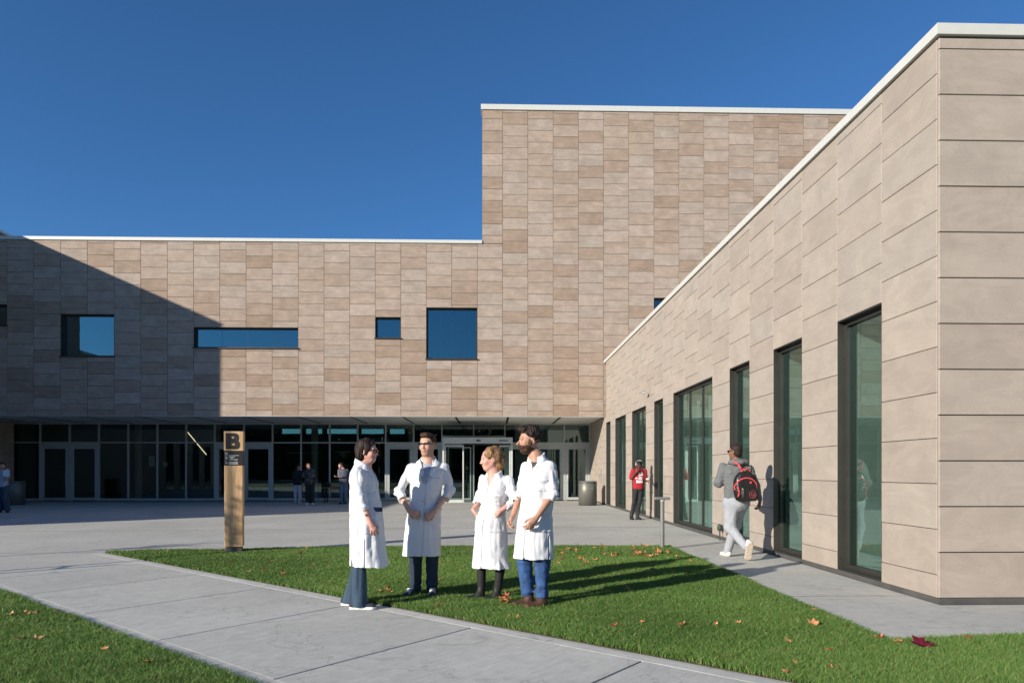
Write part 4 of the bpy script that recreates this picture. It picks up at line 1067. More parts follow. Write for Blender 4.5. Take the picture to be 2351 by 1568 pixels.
# ---- bearded man in profile
def man_beard():
    loc = (.39, 7.03, 0.012); r = person('tall bearded man in white lab coat, bright blue jeans and brown boots', loc)
    A = math.radians(-38)
    H = Head((-.022, -.01, 1.712), yaw=math.radians(-78), pitch=.06, k=1.04, nose=1.12)
    J = dict(neck=V3(.045, .01, 1.535), chest=V3(.07, 0, 1.33), pelvis=V3(.03, 0, .95), shL=V3(.185, -.085, 1.435), shR=V3(-.04, .13, 1.44),
             elL=V3(.205, -.14, 1.17), elR=V3(-.10, .20, 1.19), wrL=V3(.03, -.245, .925), wrR=V3(-.195, .06, .925), hpL=V3(.10, -.05, .92), hpR=V3(-.06, .05, .92),
             knL=V3(.11, -.06, .50), knR=V3(-.075, .02, .50), anL=V3(.10, -.02, .11), anR=V3(-.03, .06, .11))
    build_body(r, J, H, 'tan', [((J['wrL'], (-.07, -.02, -.095), (-.5, .6, -.2), -1), dict(curl=.62, k=1.08)), ((J['wrR'], (-.045, -.03, -.08), (.7, -.2, -.1), 1), dict(curl=.85, k=1.05))])
    surface(lambda P: np.maximum(np.maximum(cap(P, J['neck'] + V3(0, 0, -.03), J['chest'], .078, .125), P[:, 2] - 1.50), 1.2 - P[:, 2]), (-.12, -.16, 1.2), (.27, .16, 1.53), .008, 't_shirt', 'tee_dark', r)
    secs = [(.49, .018, 0, .225, .185), (.7, .025, 0, .205, .175), (.95, .035, 0, .185, .160), (1.08, .05, 0, .175, .150), (1.25, .065, 0, .190, .152), (1.38, .078, 0, .205, .140), (1.46, .08, 0, .185, .105), (1.52, .065, .01, .115, .08), (1.56, .05, .015, .07, .065)]
    ca, sa = math.cos(-A), math.sin(-A); cz = lambda z: np.interp(z, [.49, 1.4], [.018, .078])
    fr = lambda P: ((P[:, 0] - cz(P[:, 2])) * ca - P[:, 1] * sa, (P[:, 0] - cz(P[:, 2])) * sa + P[:, 1] * ca)
    sl = [[(J['shL'], .061), (J['elL'], .064), (V3(.145, -.18, 1.065), .060)], [(J['shR'], .066), (J['elR'], .060), (V3(-.14, .15, 1.07), .055)]]
    def sub(P, d):
        c = np.maximum(np.abs(P[:, 0] - .165) - .0045, np.maximum(P[:, 2] - .74, P[:, 1])); return smax(d, -np.maximum(c, -(d + .02)), .002)
    lab_coat(r, J, sl, secs, A, fr, vneck=(0, 1.40, 1.54, .055), slit=[(0, .49, .80, .012), (0, .80, 1.40, .004)], hemz=.495, fold=1.15, pocket=[(.12, 1.315, .055, .06), (.13, .98, .08, .1)], sub=sub)
    collar_ring(r, (.048, .014, 1.535), A, .080, .076, .065, .8)
    def hair(P):
        q = H.loc(P); d = ell(q, (0, .020, .052), (.088, .108, .088))
        d = smin(d, ell(q, (0, -.05, .115), (.062, .060, .036)), .03)
        d = smin(d, ell(q, (0, .03, .120), (.07, .07, .03)), .03)
        d = d - (vnoise(q, (30, 30, 30)) - .5) * .016 - (vnoise(q + 3, (90, 90, 60)) - .5) * .014
        line = np.interp(q[:, 1], [-.12, -.06, -.035, -.012, .012, .03, .10], [.080, .072, .04, .03, .01, -.07, -.080])
        return np.maximum(d, line - q[:, 2]) * H.k
    surface(hair, np.array(H.c) - .19, np.array(H.c) + .19, .0048, 'hair', 'hair_dark', r)
    def beard(P):
        q = H.loc(P); d = H.face(P) / H.k - .011
        d = d - (vnoise(q, (70, 70, 70)) - .5) * .012
        jaw = ell(q, (0, -.035, -.085), (.078, .085, .066)); d = np.maximum(d, jaw)
        side = ell(q, (0, -.018, -.025), (.10, .022, .055)); d2 = np.maximum(H.face(P) / H.k - .010 - (vnoise(q, (70, 70, 70)) - .5) * .01, side); d = np.minimum(d, d2)
        mouth = ell(q, (0, -.105, -.064), (.021, .03, .0075)); d = np.maximum(d, -mouth)
        chk = ell(q, (0, -.10, -.005), (.07, .060, .045)); d = np.maximum(d, -chk)
        return d * H.k
    surface(beard, np.array(H.c) - .18, np.array(H.c) + .12, .005, 'beard', 'hair_brown', r)
    eyes(r, H)
    trousers(r, J, 'jeans_blue', (.100, .082, .066), top=.75, fold=1.6, bottom=.10)
    ft = [(V3(.155, -.03, 0), V3(-.09, -.14, 0), V3(.10, -.02, .155)), (V3(.03, .07, 0), V3(-.21, -.03, 0), V3(-.03, .06, .155))]
    make_shoes(r, ft, 'brown_leather', 'brown_leather', w=.050)
man_beard()

# ---- man with backpack walking away beside the wing
def man_backpack():
    loc = (3.94, 10.90, 0.004); r = person('man in grey hoodie and pale sweatpants walking away with a black and coral backpack', loc)
    H = Head((-.045, .02, 1.720), yaw=math.radians(180 + 38 - 0), pitch=-.02, k=1.02)
    H = Head((-.045, .02, 1.718), yaw=math.radians(-142), pitch=-.02, k=1.02)
    J = dict(neck=V3(-.03, .02, 1.53), chest=V3(-.035, 0, 1.34), pelvis=V3(-.035, 0, .97), shL=V3(-.235, .04, 1.475), shR=V3(.165, -.03, 1.435),
             elL=V3(-.315, .03, 1.215), elR=V3(.275, -.02, 1.17), wrL=V3(-.27, .26, 1.20), wrR=V3(.335, -.04, .925), hpL=V3(-.12, 0, .92), hpR=V3(.05, 0, .92),
             knL=V3(-.145, -.02, .51), knR=V3(.01, .18, .52), anL=V3(.015, -.30, .20), anR=V3(-.075, .30, .10))
    build_body(r, J, H, 'mid', [((J['wrR'], (.0, .015, -.12), (-1, .4, 0), 1), dict(curl=.75, k=1.1)), ((J['wrL'], (.02, .12, .05), (1, 0, 0), -1), dict(curl=.6))], h=.0075)
    def top(P):
        d = loft(P, [(.90, -.038, 0, .205, .150), (1.0, -.036, 0, .200, .145), (1.2, -.035, 0, .205, .15), (1.38, -.035, 0, .225, .15), (1.46, -.035, 0, .205, .12), (1.53, -.03, .01, .11, .09)], math.radians(6))
        for ch in ([(J['shL'], .075), (J['elL'], .068), (J['wrL'] + V3(0, -.02, 0), .046)], [(J['shR'], .075), (J['elR'], .066), (J['wrR'] + V3(-.004, 0, .03), .044)]):
            for (a, ra), (b, rb) in zip(ch[:-1], ch[1:]): d = smin(d, cap(P, a, b, ra, rb), .04)
        hood = ell(P, (-.03, -.055, 1.545), (.165, .125, .068)); hood = smin(hood, ell(P, (.09, -.05, 1.535), (.06, .08, .06)), .03); d = smin(d, hood, .03)
        d = d - folds(P, (10, 10, 9), .014)
        return d
    surface(top, (-.44, -.25, .88), (.42, .37, 1.68), .0085, 'hoodie', 'hoodie', r)
    surface(lambda P: loft(P, [(.885, -.038, 0, .207, .152), (.915, -.038, 0, .207, .152)], math.radians(6)), (-.28, -.2, .87), (.2, .2, .93), .008, 'waistband', 'black', r)
    def hair(P):
        q = H.loc(P); d = ell(q, (0, .018, .045), (.080, .102, .088)) - (vnoise(q, 60) - .5) * .006
        line = np.interp(q[:, 1], [-.12, -.06, -.01, .02, .10], [.08, .07, .02, -.08, -.10]); d = smin(d, ell(q, (0, .04, -.02), (.068, .075, .075)), .02); return np.maximum(d, line - q[:, 2]) * H.k
    surface(hair, np.array(H.c) - .16, np.array(H.c) + .17, .007, 'hair', 'hair_dark', r)
    glasses(r, H, M['hair_black'], dark=True)
    def swt(P):
        d = ell(P, (-.035, -.01, .90), (.215, .175, .165))
        d = smin(d, cap(P, J['hpL'], J['knL'], .118, .098), .05); d = smin(d, cap(P, J['hpR'], J['knR'], .118, .095), .05)
        d = smin(d, cap(P, J['knL'], J['anL'] + V3(-.005, .02, .02), .092, .062), .04); d = smin(d, cap(P, J['knR'], J['anR'] + V3(0, 0, -.01), .088, .070), .04)
        d = d - folds(P, (10, 10, 3.5), .013, 3.0)
        return np.maximum(d, P[:, 2] - .985)
    surface(swt, (-.33, -.45, .02), (.25, .48, 1.0), .0085, 'sweatpants', 'sweat', r)
    # planted shoe, and the trailing shoe lifted on its toe with the sole towards the camera
    make_shoes(r, [(V3(-.06, .24, 0), V3(-.115, .50, 0), V3(-.075, .30, .12))], 'white_rubber', 'sole_tan', w=.052, h=.008)
    st = thing  # keep names short
    f1 = shoe_fn(V3(0, 0, 0), V3(0, .30, 0), .055, ank=V3(0, .06, .13)); s = surface(f1, (-.09, -.08, -.01), (.09, .36, .21), .008, 'shoe', 'white_rubber', r)
    s2 = surface(sole_fn(V3(0, 0, 0), V3(0, .30, 0), .058, .03), (-.09, -.08, -.02), (.09, .36, .05), .008, 'sole', 'sole_tan', s)
    s.rotation_euler = (math.radians(-68), math.radians(4), math.radians(-6)); s.location = (.055, -.385, .285)
    # backpack
    bp = bpack(loc)
    return r
def bpack(loc):
    b = thing('backpack', 'black backpack with coral zips and straps on the walking man', 'backpack', (loc[0] + .02, loc[1] - .20, loc[2] + .93))
    def body(P):
        q = rotz(P, math.radians(6)); d = ell(q, (-.0, -.02, .22), (.205, .12, .275)); d = smax(d, boxd(q, (0, 0, .235), (.185, .115, .245), .06), .04)
        d = smax(d, -(q[:, 2] - .0), .03)
        d = smin(d, boxd(q, (.03, -.105, .115), (.125, .035, .11), .035), .015)
        return d - folds(P, (12, 12, 9), .007)
    surface(body, (-.26, -.2, -.03), (.26, .18, .55), .008, 'pack_body', 'pack_black', b)
    def arc(pts, r, name, mat='coral'):
        mb = MB()
        for p, q in zip(pts[:-1], pts[1:]): mb.tube(p, q, r, n=8)
        return mb.build(name, M[mat], b, smooth=True)
    # zip arcs lie on the shell: found by marching in along y
    def onshell(x, z, off=.004):
        ys = np.linspace(-.25, .1, 141).astype(np.float32); P = np.stack([np.full_like(ys, x), ys, np.full_like(ys, z)], 1); d = body(P); k = np.argmax(d < 0); return (x, float(ys[k]) - off if (d < 0).any() else 0, z)
    pts = [onshell(.175 * math.cos(t) - .0, .22 + .15 * math.sin(t)) for t in np.linspace(math.radians(-15), math.radians(195), 22)]
    arc(pts, .010, 'zip_band')
    arc([onshell(-.145, .23), onshell(-.13, .19), onshell(-.12, .13), onshell(-.135, .07)], .011, 'zip_pull')
    arc([(-.16, .03, .63), (-.11, -.05, .58), (-.06, -.06, .50), (-.055, -.04, .45)], .014, 'shoulder_strap'); arc([(.13, .05, .565), (.11, -.03, .53), (.09, -.04, .46)], .012, 'shoulder_strap', 'pack_black')
    arc([(-.055, -.03, .47), (-.05, -.05, .505), (.07, -.05, .505), (.075, -.03, .47)], .010, 'grab_loop')
    x, y, z = onshell(.06, .30); MB().tube((x, y, z), (x, y - .006, z), .02, n=4).build('badge', M['coral'], b)
    x, y, z = onshell(.085, .11); rg = MB()
    for k in range(20):
        t0, t1 = 2 * math.pi * k / 20, 2 * math.pi * (k + 1) / 20; rg.tube((x + .052 * math.cos(t0), y - .002, z + .052 * math.sin(t0)), (x + .052 * math.cos(t1), y - .002, z + .052 * math.sin(t1)), .005, n=6)
    for dx, dz, l in ((-.02, .01, .05), (.0, -.02, .05), (.02, 0, .05)): rg.tube((x + dx, y - .002, z + dz - l / 2), (x + dx + .01, y - .002, z + dz + l / 2), .004, n=5)
    rg.build('emblem', mat_plain('dark_coral', (.28, .03, .05), .6, var=.1), b)
    return b
man_backpack()

# ---- person in a red shirt looking down by the wing windows
def person_red():
    loc = (4.19, 19.95, 0.004); r = person('person in a red printed t-shirt and black trousers with head bowed over a phone', loc)
    H = Head((.075, -.04, 1.610), yaw=math.radians(-12), pitch=.62, k=.98)
    J = dict(neck=V3(.065, .0, 1.50), chest=V3(.06, 0, 1.30), pelvis=V3(.06, 0, .93), shL=V3(.235, 0, 1.43), shR=V3(-.105, 0, 1.44),
             elL=V3(.265, -.02, 1.20), elR=V3(-.165, -.06, 1.20), wrL=V3(.255, -.19, 1.12), wrR=V3(-.055, -.18, 1.38), hpL=V3(.13, 0, .88), hpR=V3(-.02, 0, .88),
             knL=V3(.085, -.02, .47), knR=V3(-.08, -.02, .47), anL=V3(.02, .02, .09), anR=V3(-.15, .02, .09))
    build_body(r, J, H, 'brown', [((J['wrR'], (.03, -.02, .12), (.8, .4, 0), -1), dict(curl=.5)), ((J['wrL'], (-.02, -.12, -.01), (0, 0, 1), 1), dict(curl=.5))], h=.008)
    def shirt(P):
        d = loft(P, [(.895, .055, 0, .165, .135), (1.1, .058, 0, .165, .135), (1.3, .06, 0, .185, .135), (1.42, .062, 0, .18, .105), (1.50, .063, .0, .09, .08)])
        for a, b in (('shL', 'elL'), ('shR', 'elR')): d = smin(d, cap(P, J[a], J[a] + (J[b] - J[a]) * .85, .068, .072), .04)
        return d - folds(P, (9, 9, 5), .014)
    surface(shirt, (-.29, -.2, .88), (.40, .2, 1.56), .009, 'shirt', 'red_shirt', r)
    # white print on the shirt: blocks of lettering following the chest
    pr = MB()
    def dab(x0, x1, z0, z1):
        n = 4
        for i in range(n):
            xa, xb = x0 + (x1 - x0) * i / n, x0 + (x1 - x0) * (i + 1) / n; ys = []
            for xx in (xa, xb):
                y_ = np.linspace(-.25, .0, 101).astype(np.float32); Q = np.stack([np.full_like(y_, xx), y_, np.full_like(y_, (z0 + z1) / 2)], 1); d = shirt(Q); k = int(np.argmax(d < 0)); ys.append(float(y_[k]) - .007)
            pr.add([(xa, ys[0], z0), (xb, ys[1], z0), (xb, ys[1], z1), (xa, ys[0], z1), (xa, ys[0] + .006, z0), (xb, ys[1] + .006, z0), (xb, ys[1] + .006, z1), (xa, ys[0] + .006, z1)], [(0, 1, 2, 3), (7, 6, 5, 4), (0, 4, 5, 1), (3, 2, 6, 7)])
    for a in [(.03, .055, 1.33, 1.37), (.065, .09, 1.33, 1.38), (.115, .135, 1.29, 1.40), (.145, .165, 1.28, 1.37), (.04, .11, 1.285, 1.315), (.0, -.06, 1.195, 1.225), (.03, .06, 1.15, 1.27), (.07, .085, 1.14, 1.26), (.095, .125, 1.15, 1.26), (.14, .155, 1.13, 1.26), (-.035, .155, 1.075, 1.13), (-.03, .0, 1.12, 1.16)]: dab(*a)
    pr.build('shirt_print', M['white_rubber'], r)
    def hair(P):
        q = H.loc(P); d = ell(q, (0, .03, .045), (.10, .115, .10)); d = smin(d, ell(q, (0, .07, -.03), (.10, .07, .10)), .05)
        d = d - (vnoise(q, (35, 35, 20)) - .5) * .06
        line = np.interp(q[:, 1], [-.14, -.05, .0, .05, .2], [.055, .05, -.03, -.12, -.15]); return np.maximum(d, line - q[:, 2]) * H.k
    surface(hair, np.array(H.c) - .2, np.array(H.c) + .2, .009, 'hair', 'hair_black', r)
    trousers(r, J, 'black', (.088, .062, .046), top=.95, fold=1.4, h=.009)
    for he, to, an in [(V3(.01, .05, 0), V3(.10, -.17, 0), V3(.02, .02, .17)), (V3(-.16, .05, 0), V3(-.14, -.17, 0), V3(-.15, .02, .17))]:
        f = shoe_fn(he, to, .052, ank=an); lo, hi = bb([he, to, an], .08); surface(f, (lo[0], lo[1], -.005), hi, .009, 'boot', 'black_leather', r); surface(sole_fn(he, to, .054, .026), (lo[0], lo[1], -.01), (hi[0], hi[1], .05), .009, 'sole', 'black_leather', r)
    hp = MB(); c = H.wpt((-.088, .0, .0)); hp.tube(c, H.wpt((-.108, .0, .0)), .036, n=14); 
    ph = thing('headphones', 'white headphones on the person in the red shirt', 'headphones', (loc[0] + H.c[0], loc[1] + H.c[1], loc[2] + H.c[2]))
    mb = MB(); cc = H.c
    for sx in (-1, 1): mb.tube(H.wpt((sx * .088, .0, .0)) - cc, H.wpt((sx * .112, .0, .0)) - cc, .036, n=14)
    ring = [np.array(H.wpt((.105 * math.cos(t), .01, .03 + .115 * math.sin(t)))) - cc for t in np.linspace(0, math.pi, 12)]
    bd = MB()
    for p, q in zip(ring[:-1], ring[1:]): bd.tube(p, q, .009, n=8)
    mb.build('ear_cup', M['white_rubber'], ph, smooth=True); bd.build('headband', M['white_rubber'], ph, smooth=True)
    cup = thing('drinks_cup', 'white paper cup held in the hand of the person in red', 'cup', (loc[0] + .265, loc[1] - .27, loc[2] + 1.06))
    MB().lathe([(.0, 0), (.034, 0), (.046, .15), (.043, .15), (.04, .14), (.0, .14)], 18).build('cup_body', M['white_rubber'], cup, smooth=True)
    MB().lathe([(.0365, .02), (.0445, .095), (.0455, .095), (.0375, .02)], 18).build('cup_sleeve', mat_plain('orange_card', (.55, .18, .03), .8), cup, smooth=True)
person_red()

# ---- people in the shade of the overhang
def simple_person(label, loc, H_, J, top, legs, hair, skin='fair', topmat='black', legmat='black', hairmat='hair_dark', shoes=None, shoemat='black_leather', solemat='black_leather', topsecs=None, legr=(.09, .07, .06), handsd=None, hairf=None, h=.012, fold=1.0, collar=None):
    r = person(label, loc)
    build_body(r, J, H_, skin, handsd or [], h=.0095)
    def tf(P):
        d = loft(P, topsecs)
        for q in 'LR':
            d = smin(d, cap(P, J['sh' + q], J['el' + q], .07, .064), .04); w = J['el' + q] + (J['wr' + q] - J['el' + q]) * .92; d = smin(d, cap(P, J['el' + q], w, .062, .048), .03)
        if collar: d = smin(d, ell(P, *collar), .03)
        return d - folds(P, (9, 9, 6), .014 * fold)
    pts = [J[k] for k in ('shL', 'shR', 'elL', 'elR', 'wrL', 'wrR', 'neck')] + [(s[1], s[2], s[0]) for s in topsecs]; lo, hi = bb(pts, .22); lo[2] = topsecs[0][0] - .03
    surface(tf, lo, hi, h, 'jacket', topmat, r)
    trousers(r, J, legmat, legr, top=.95, fold=fold, h=h)
    def hf(P):
        q = H_.loc(P); d = ell(q, (0, .022, .045), (.09, .11, .09))
        if hairf: d = smin(d, ell(q, *hairf), .05)
        d = d - (vnoise(q, (35, 35, 15)) - .5) * .025
        line = np.interp(q[:, 1], [-.13, -.06, -.01, .03, .2], [.08, .065, 0, -.09 if not hairf else -.3, -.12 if not hairf else -.3]); return np.maximum(d, line - q[:, 2]) * H_.k
    surface(hf, np.array(H_.c) - .28, np.array(H_.c) + .2, .011, 'hair', hairmat, r)
    if shoes: make_shoes(r, shoes, shoemat, solemat, h=.011)
    return r
def std_joints(lean=0, H=1.7, dx=0, arms=None, legs=None):
    k = H / 1.75
    J = dict(neck=V3(lean, 0, 1.47 * k), chest=V3(lean * .7, 0, 1.28 * k), pelvis=V3(dx, 0, .93 * k), shL=V3(lean + .18, 0, 1.42 * k), shR=V3(lean - .18, 0, 1.42 * k),
             elL=V3(lean + .23, -.02, 1.13 * k), elR=V3(lean - .23, -.02, 1.13 * k), wrL=V3(lean + .2, -.12, .9 * k), wrR=V3(lean - .2, -.12, .9 * k),
             hpL=V3(dx + .085, 0, .89 * k), hpR=V3(dx - .085, 0, .89 * k), knL=V3(dx + .09, -.02, .48 * k), knR=V3(dx - .09, -.02, .48 * k), anL=V3(dx + .09, .02, .09), anR=V3(dx - .09, .02, .09))
    if arms: J.update(arms)
    if legs: J.update(legs)
    return J
ts_ = lambda c0, c1, z0, zt, w=.19, d_=.14: [(z0, c0, 0, w, d_), ((z0 + zt) / 2, (c0 + c1) / 2, 0, w * .96, d_), (zt - .14, c1, 0, w * 1.02, d_), (zt - .05, c1, 0, w * .9, d_ * .8), (zt + .02, c1, 0, .085, .08)]
# dark-haired person in a black jacket and pale trousers
J = std_joints(.02, 1.72, -.02, arms=dict(elL=V3(.24, -.16, 1.12), wrL=V3(.36, -.30, 1.16), elR=V3(-.17, -.1, 1.12), wrR=V3(.05, -.24, 1.05)))
simple_person('dark-haired person in a black jacket and pale trousers, leftmost at the table', (-8.80, 30.9, .004), Head((.05, -.02, 1.60), yaw=math.radians(55), pitch=.2), J, None, None, None, topsecs=ts_(-.02, .02, .80, 1.47), topmat='black', legmat=mat_plain('pale_lilac_cotton', (.48, .46, .54), .9), legr=(.085, .068, .06), skin='olive', hairf=((0, .06, -.06), (.09, .07, .12)), shoes=[(V3(.06, .06, 0), V3(.12, -.18, 0), V3(.07, .02, .09)), (V3(-.12, .06, 0), V3(-.09, -.18, 0), V3(-.11, .02, .09))], shoemat='sweat', solemat='white_rubber')
# auburn-haired person in a patterned jacket
def mat_flecks():
    m = bpy.data.materials.new('flecked_jacket'); n = nodes(m); N = n.nodes; L = n.links
    o = N.new('ShaderNodeOutputMaterial'); p = N.new('ShaderNodeBsdfPrincipled'); L.new(p.outputs[0], o.inputs[0]); tc = N.new('ShaderNodeTexCoord')
    nz = N.new('ShaderNodeTexNoise'); nz.inputs['Scale'].default_value = 22; nz.inputs['Distortion'].default_value = 1.5; L.new(tc.outputs['Object'], nz.inputs[0])
    cr = N.new('ShaderNodeValToRGB'); e = cr.color_ramp.elements; e[0].position = .56; e[0].color = (.012, .012, .014, 1); e[1].position = .62; e[1].color = (.30, .27, .25, 1); L.new(nz.outputs[0], cr.inputs[0]); L.new(cr.outputs[0], p.inputs['Base Color']); p.inputs['Roughness'].default_value = .8
    return m
J = std_joints(.0, 1.76, .03, arms=dict(elL=V3(.27, -.02, 1.16), wrL=V3(.35, -.16, .92), elR=V3(-.24, -.12, 1.18), wrR=V3(-.04, -.26, 1.25)))
simple_person('auburn-haired person in a black flecked jacket, wide black trousers and white trainers', (-7.93, 29.55, .004), Head((-.03, -.01, 1.635), yaw=math.radians(35), pitch=.1), J, None, None, None, topsecs=ts_(.03, .0, .88, 1.50, .24, .17), topmat=mat_flecks(), legr=(.12, .105, .095), skin='fair', hairmat='hair_auburn', hairf=((0, .045, -.07), (.085, .075, .13)), shoes=[(V3(.11, .04, 0), V3(.24, -.20, 0), V3(.12, .02, .09)), (V3(-.06, .04, 0), V3(-.08, -.24, 0), V3(-.06, .02, .09))], shoemat='white_rubber', solemat='white_rubber')
# man in a padded jacket and faded jeans
J = std_joints(.04, 1.80, .06, arms=dict(elL=V3(.24, .02, 1.18), wrL=V3(.02, -.2, 1.16), elR=V3(-.12, -.08, 1.18), wrR=V3(-.16, -.24, 1.18)))
simple_person('person in a grey denim jacket and faded jeans holding both hands forward', (-6.62, 30.0, .004), Head((-.06, -.02, 1.665), yaw=math.radians(-48), pitch=.12), J, None, None, None, topsecs=ts_(.06, .04, .90, 1.52, .21, .15), topmat=mat_plain('grey_denim', (.09, .095, .125), .9, var=.35, scale=9), legmat='jeans_grey', legr=(.10, .08, .068), skin='fair', hairmat='hair_brown',
              handsd=[((V3(.02, -.2, 1.16), (-.1, -.05, .0), (0, 0, 1), 1), dict(curl=.6)), ((V3(-.16, -.24, 1.18), (-.1, -.04, 0), (0, 0, 1), -1), dict(curl=.6))], shoes=[(V3(.15, .05, 0), V3(.10, -.2, 0), V3(.15, .02, .09)), (V3(-.03, .05, 0), V3(-.1, -.2, 0), V3(-.03, .02, .09))])
# person at the left edge reading a sheet of paper
J = std_joints(-.05, 1.72, -.02, arms=dict(elL=V3(.13, -.05, 1.15), wrL=V3(.22, -.20, 1.28), elR=V3(-.22, -.02, 1.15), wrR=V3(.0, -.22, 1.2)), legs=dict(knL=V3(.13, -.10, .48), anL=V3(.14, .02, .09)))
simple_person('person in pale shirt and blue jeans at the far left edge', (-16.92, 24.0, .004), Head((-.02, -.03, 1.60), yaw=math.radians(50), pitch=.2), J, None, None, None, topsecs=ts_(-.02, -.05, .88, 1.46, .18, .14), topmat=mat_plain('pale_blue_shirt', (.30, .34, .40), .9), legmat='jeans_flare', legr=(.11, .10, .10), skin='tan', hairmat='hair_dark', shoes=[(V3(.10, .04, 0), V3(.26, -.16, 0), V3(.13, .02, .09)), (V3(-.12, .04, 0), V3(-.03, -.2, 0), V3(-.11, .02, .09))],
              handsd=[((V3(.22, -.20, 1.28), (.08, -.02, .06), (0, 1, 0), 1), dict(curl=.4))])
pp = MB(); pp.add([(-.10, 0, -.12), (.11, .01, -.14), (.13, .0, .10), (.02, .02, .14), (-.11, .0, .04), (-.10, .004, -.12), (.11, .014, -.14), (.13, .004, .10), (.02, .024, .14), (-.11, .004, .04)], [(0, 1, 2, 3, 4), (9, 8, 7, 6, 5), (0, 5, 6, 1), (1, 6, 7, 2), (2, 7, 8, 3), (3, 8, 9, 4), (4, 9, 5, 0)])
o = pp.build('paper_sheet', M['coat']); o.location = (-16.63, 23.72, 1.37); tag(o, 'white sheet of paper held by the person at the left edge', 'paper')
# person inside the sliding entrance
J = std_joints(.0, 1.75, .0, arms=dict(wrL=V3(.2, -.1, .95)))
simple_person('person in dark clothes standing inside the sliding entrance door', (-1.35, 34.3, .004), Head((.0, -.02, 1.64), yaw=math.radians(-40)), J, None, None, None, topsecs=ts_(.0, .0, .85, 1.50), topmat=mat_plain('slate_jacket', (.05, .06, .085), .9), legmat='black', skin='olive', hairf=((0, .05, -.06), (.09, .07, .12)), shoes=[(V3(.09, .05, 0), V3(.12, -.2, 0), V3(.09, .02, .09)), (V3(-.09, .05, 0), V3(-.12, -.2, 0), V3(-.09, .02, .09))])
# ------------------------------------------------------------------ lawns
def mat_grass():
    m = bpy.data.materials.new('grass_blades'); n = nodes(m); N = n.nodes; L = n.links
    o = N.new('ShaderNodeOutputMaterial'); p = N.new('ShaderNodeBsdfPrincipled'); t = N.new('ShaderNodeBsdfTranslucent'); mx = N.new('ShaderNodeMixShader'); mx.inputs[0].default_value = .25
    a = N.new('ShaderNodeAttribute'); a.attribute_name = 'Col'; L.new(a.outputs['Color'], p.inputs['Base Color']); L.new(a.outputs['Color'], t.inputs[0]); p.inputs['Roughness'].default_value = .55; p.inputs['Specular IOR Level'].default_value = .3
    L.new(p.outputs[0], mx.inputs[1]); L.new(t.outputs[0], mx.inputs[2]); L.new(mx.outputs[0], o.inputs[0]); return m
M['grass'] = mat_grass()
island = [(-6.72, 11.97), (1.94, 4.52), (2.6, 3.95), (8.0, 3.95), (8.0, 5.90), (4.49, 5.66), (3.54, 5.54), (3.235, 5.50), (3.25, 12.55), (1.34, 12.62), (-.27, 12.6), (-2.67, 12.58), (-4.9, 12.22)]
leftl = [(-5.78, 8.14), (-1.6, 4.545), (-1.0, 4.03), (-1.0, 3.0), (-13, 3.0), (-13, 14.3)]
leftl = [(-13.0, 14.34), (-5.82, 8.17), (-.55, 3.64), (-.55, 3.0), (-13, 3.0)]
farl = [(.0, 3.0), (.0, -9.0), (14, -9.0), (14, 3.0)]
def inside(poly, X, Y):
    c = np.zeros(len(X), bool); n = len(poly)
    for i in range(n):
        x0, y0 = poly[i]; x1, y1 = poly[(i + 1) % n]
        m = ((y0 > Y) != (y1 > Y)); xi = x0 + (Y - y0) * (x1 - x0) / ((y1 - y0) if y1 != y0 else 1e-9); c ^= m & (X < xi)
    return c
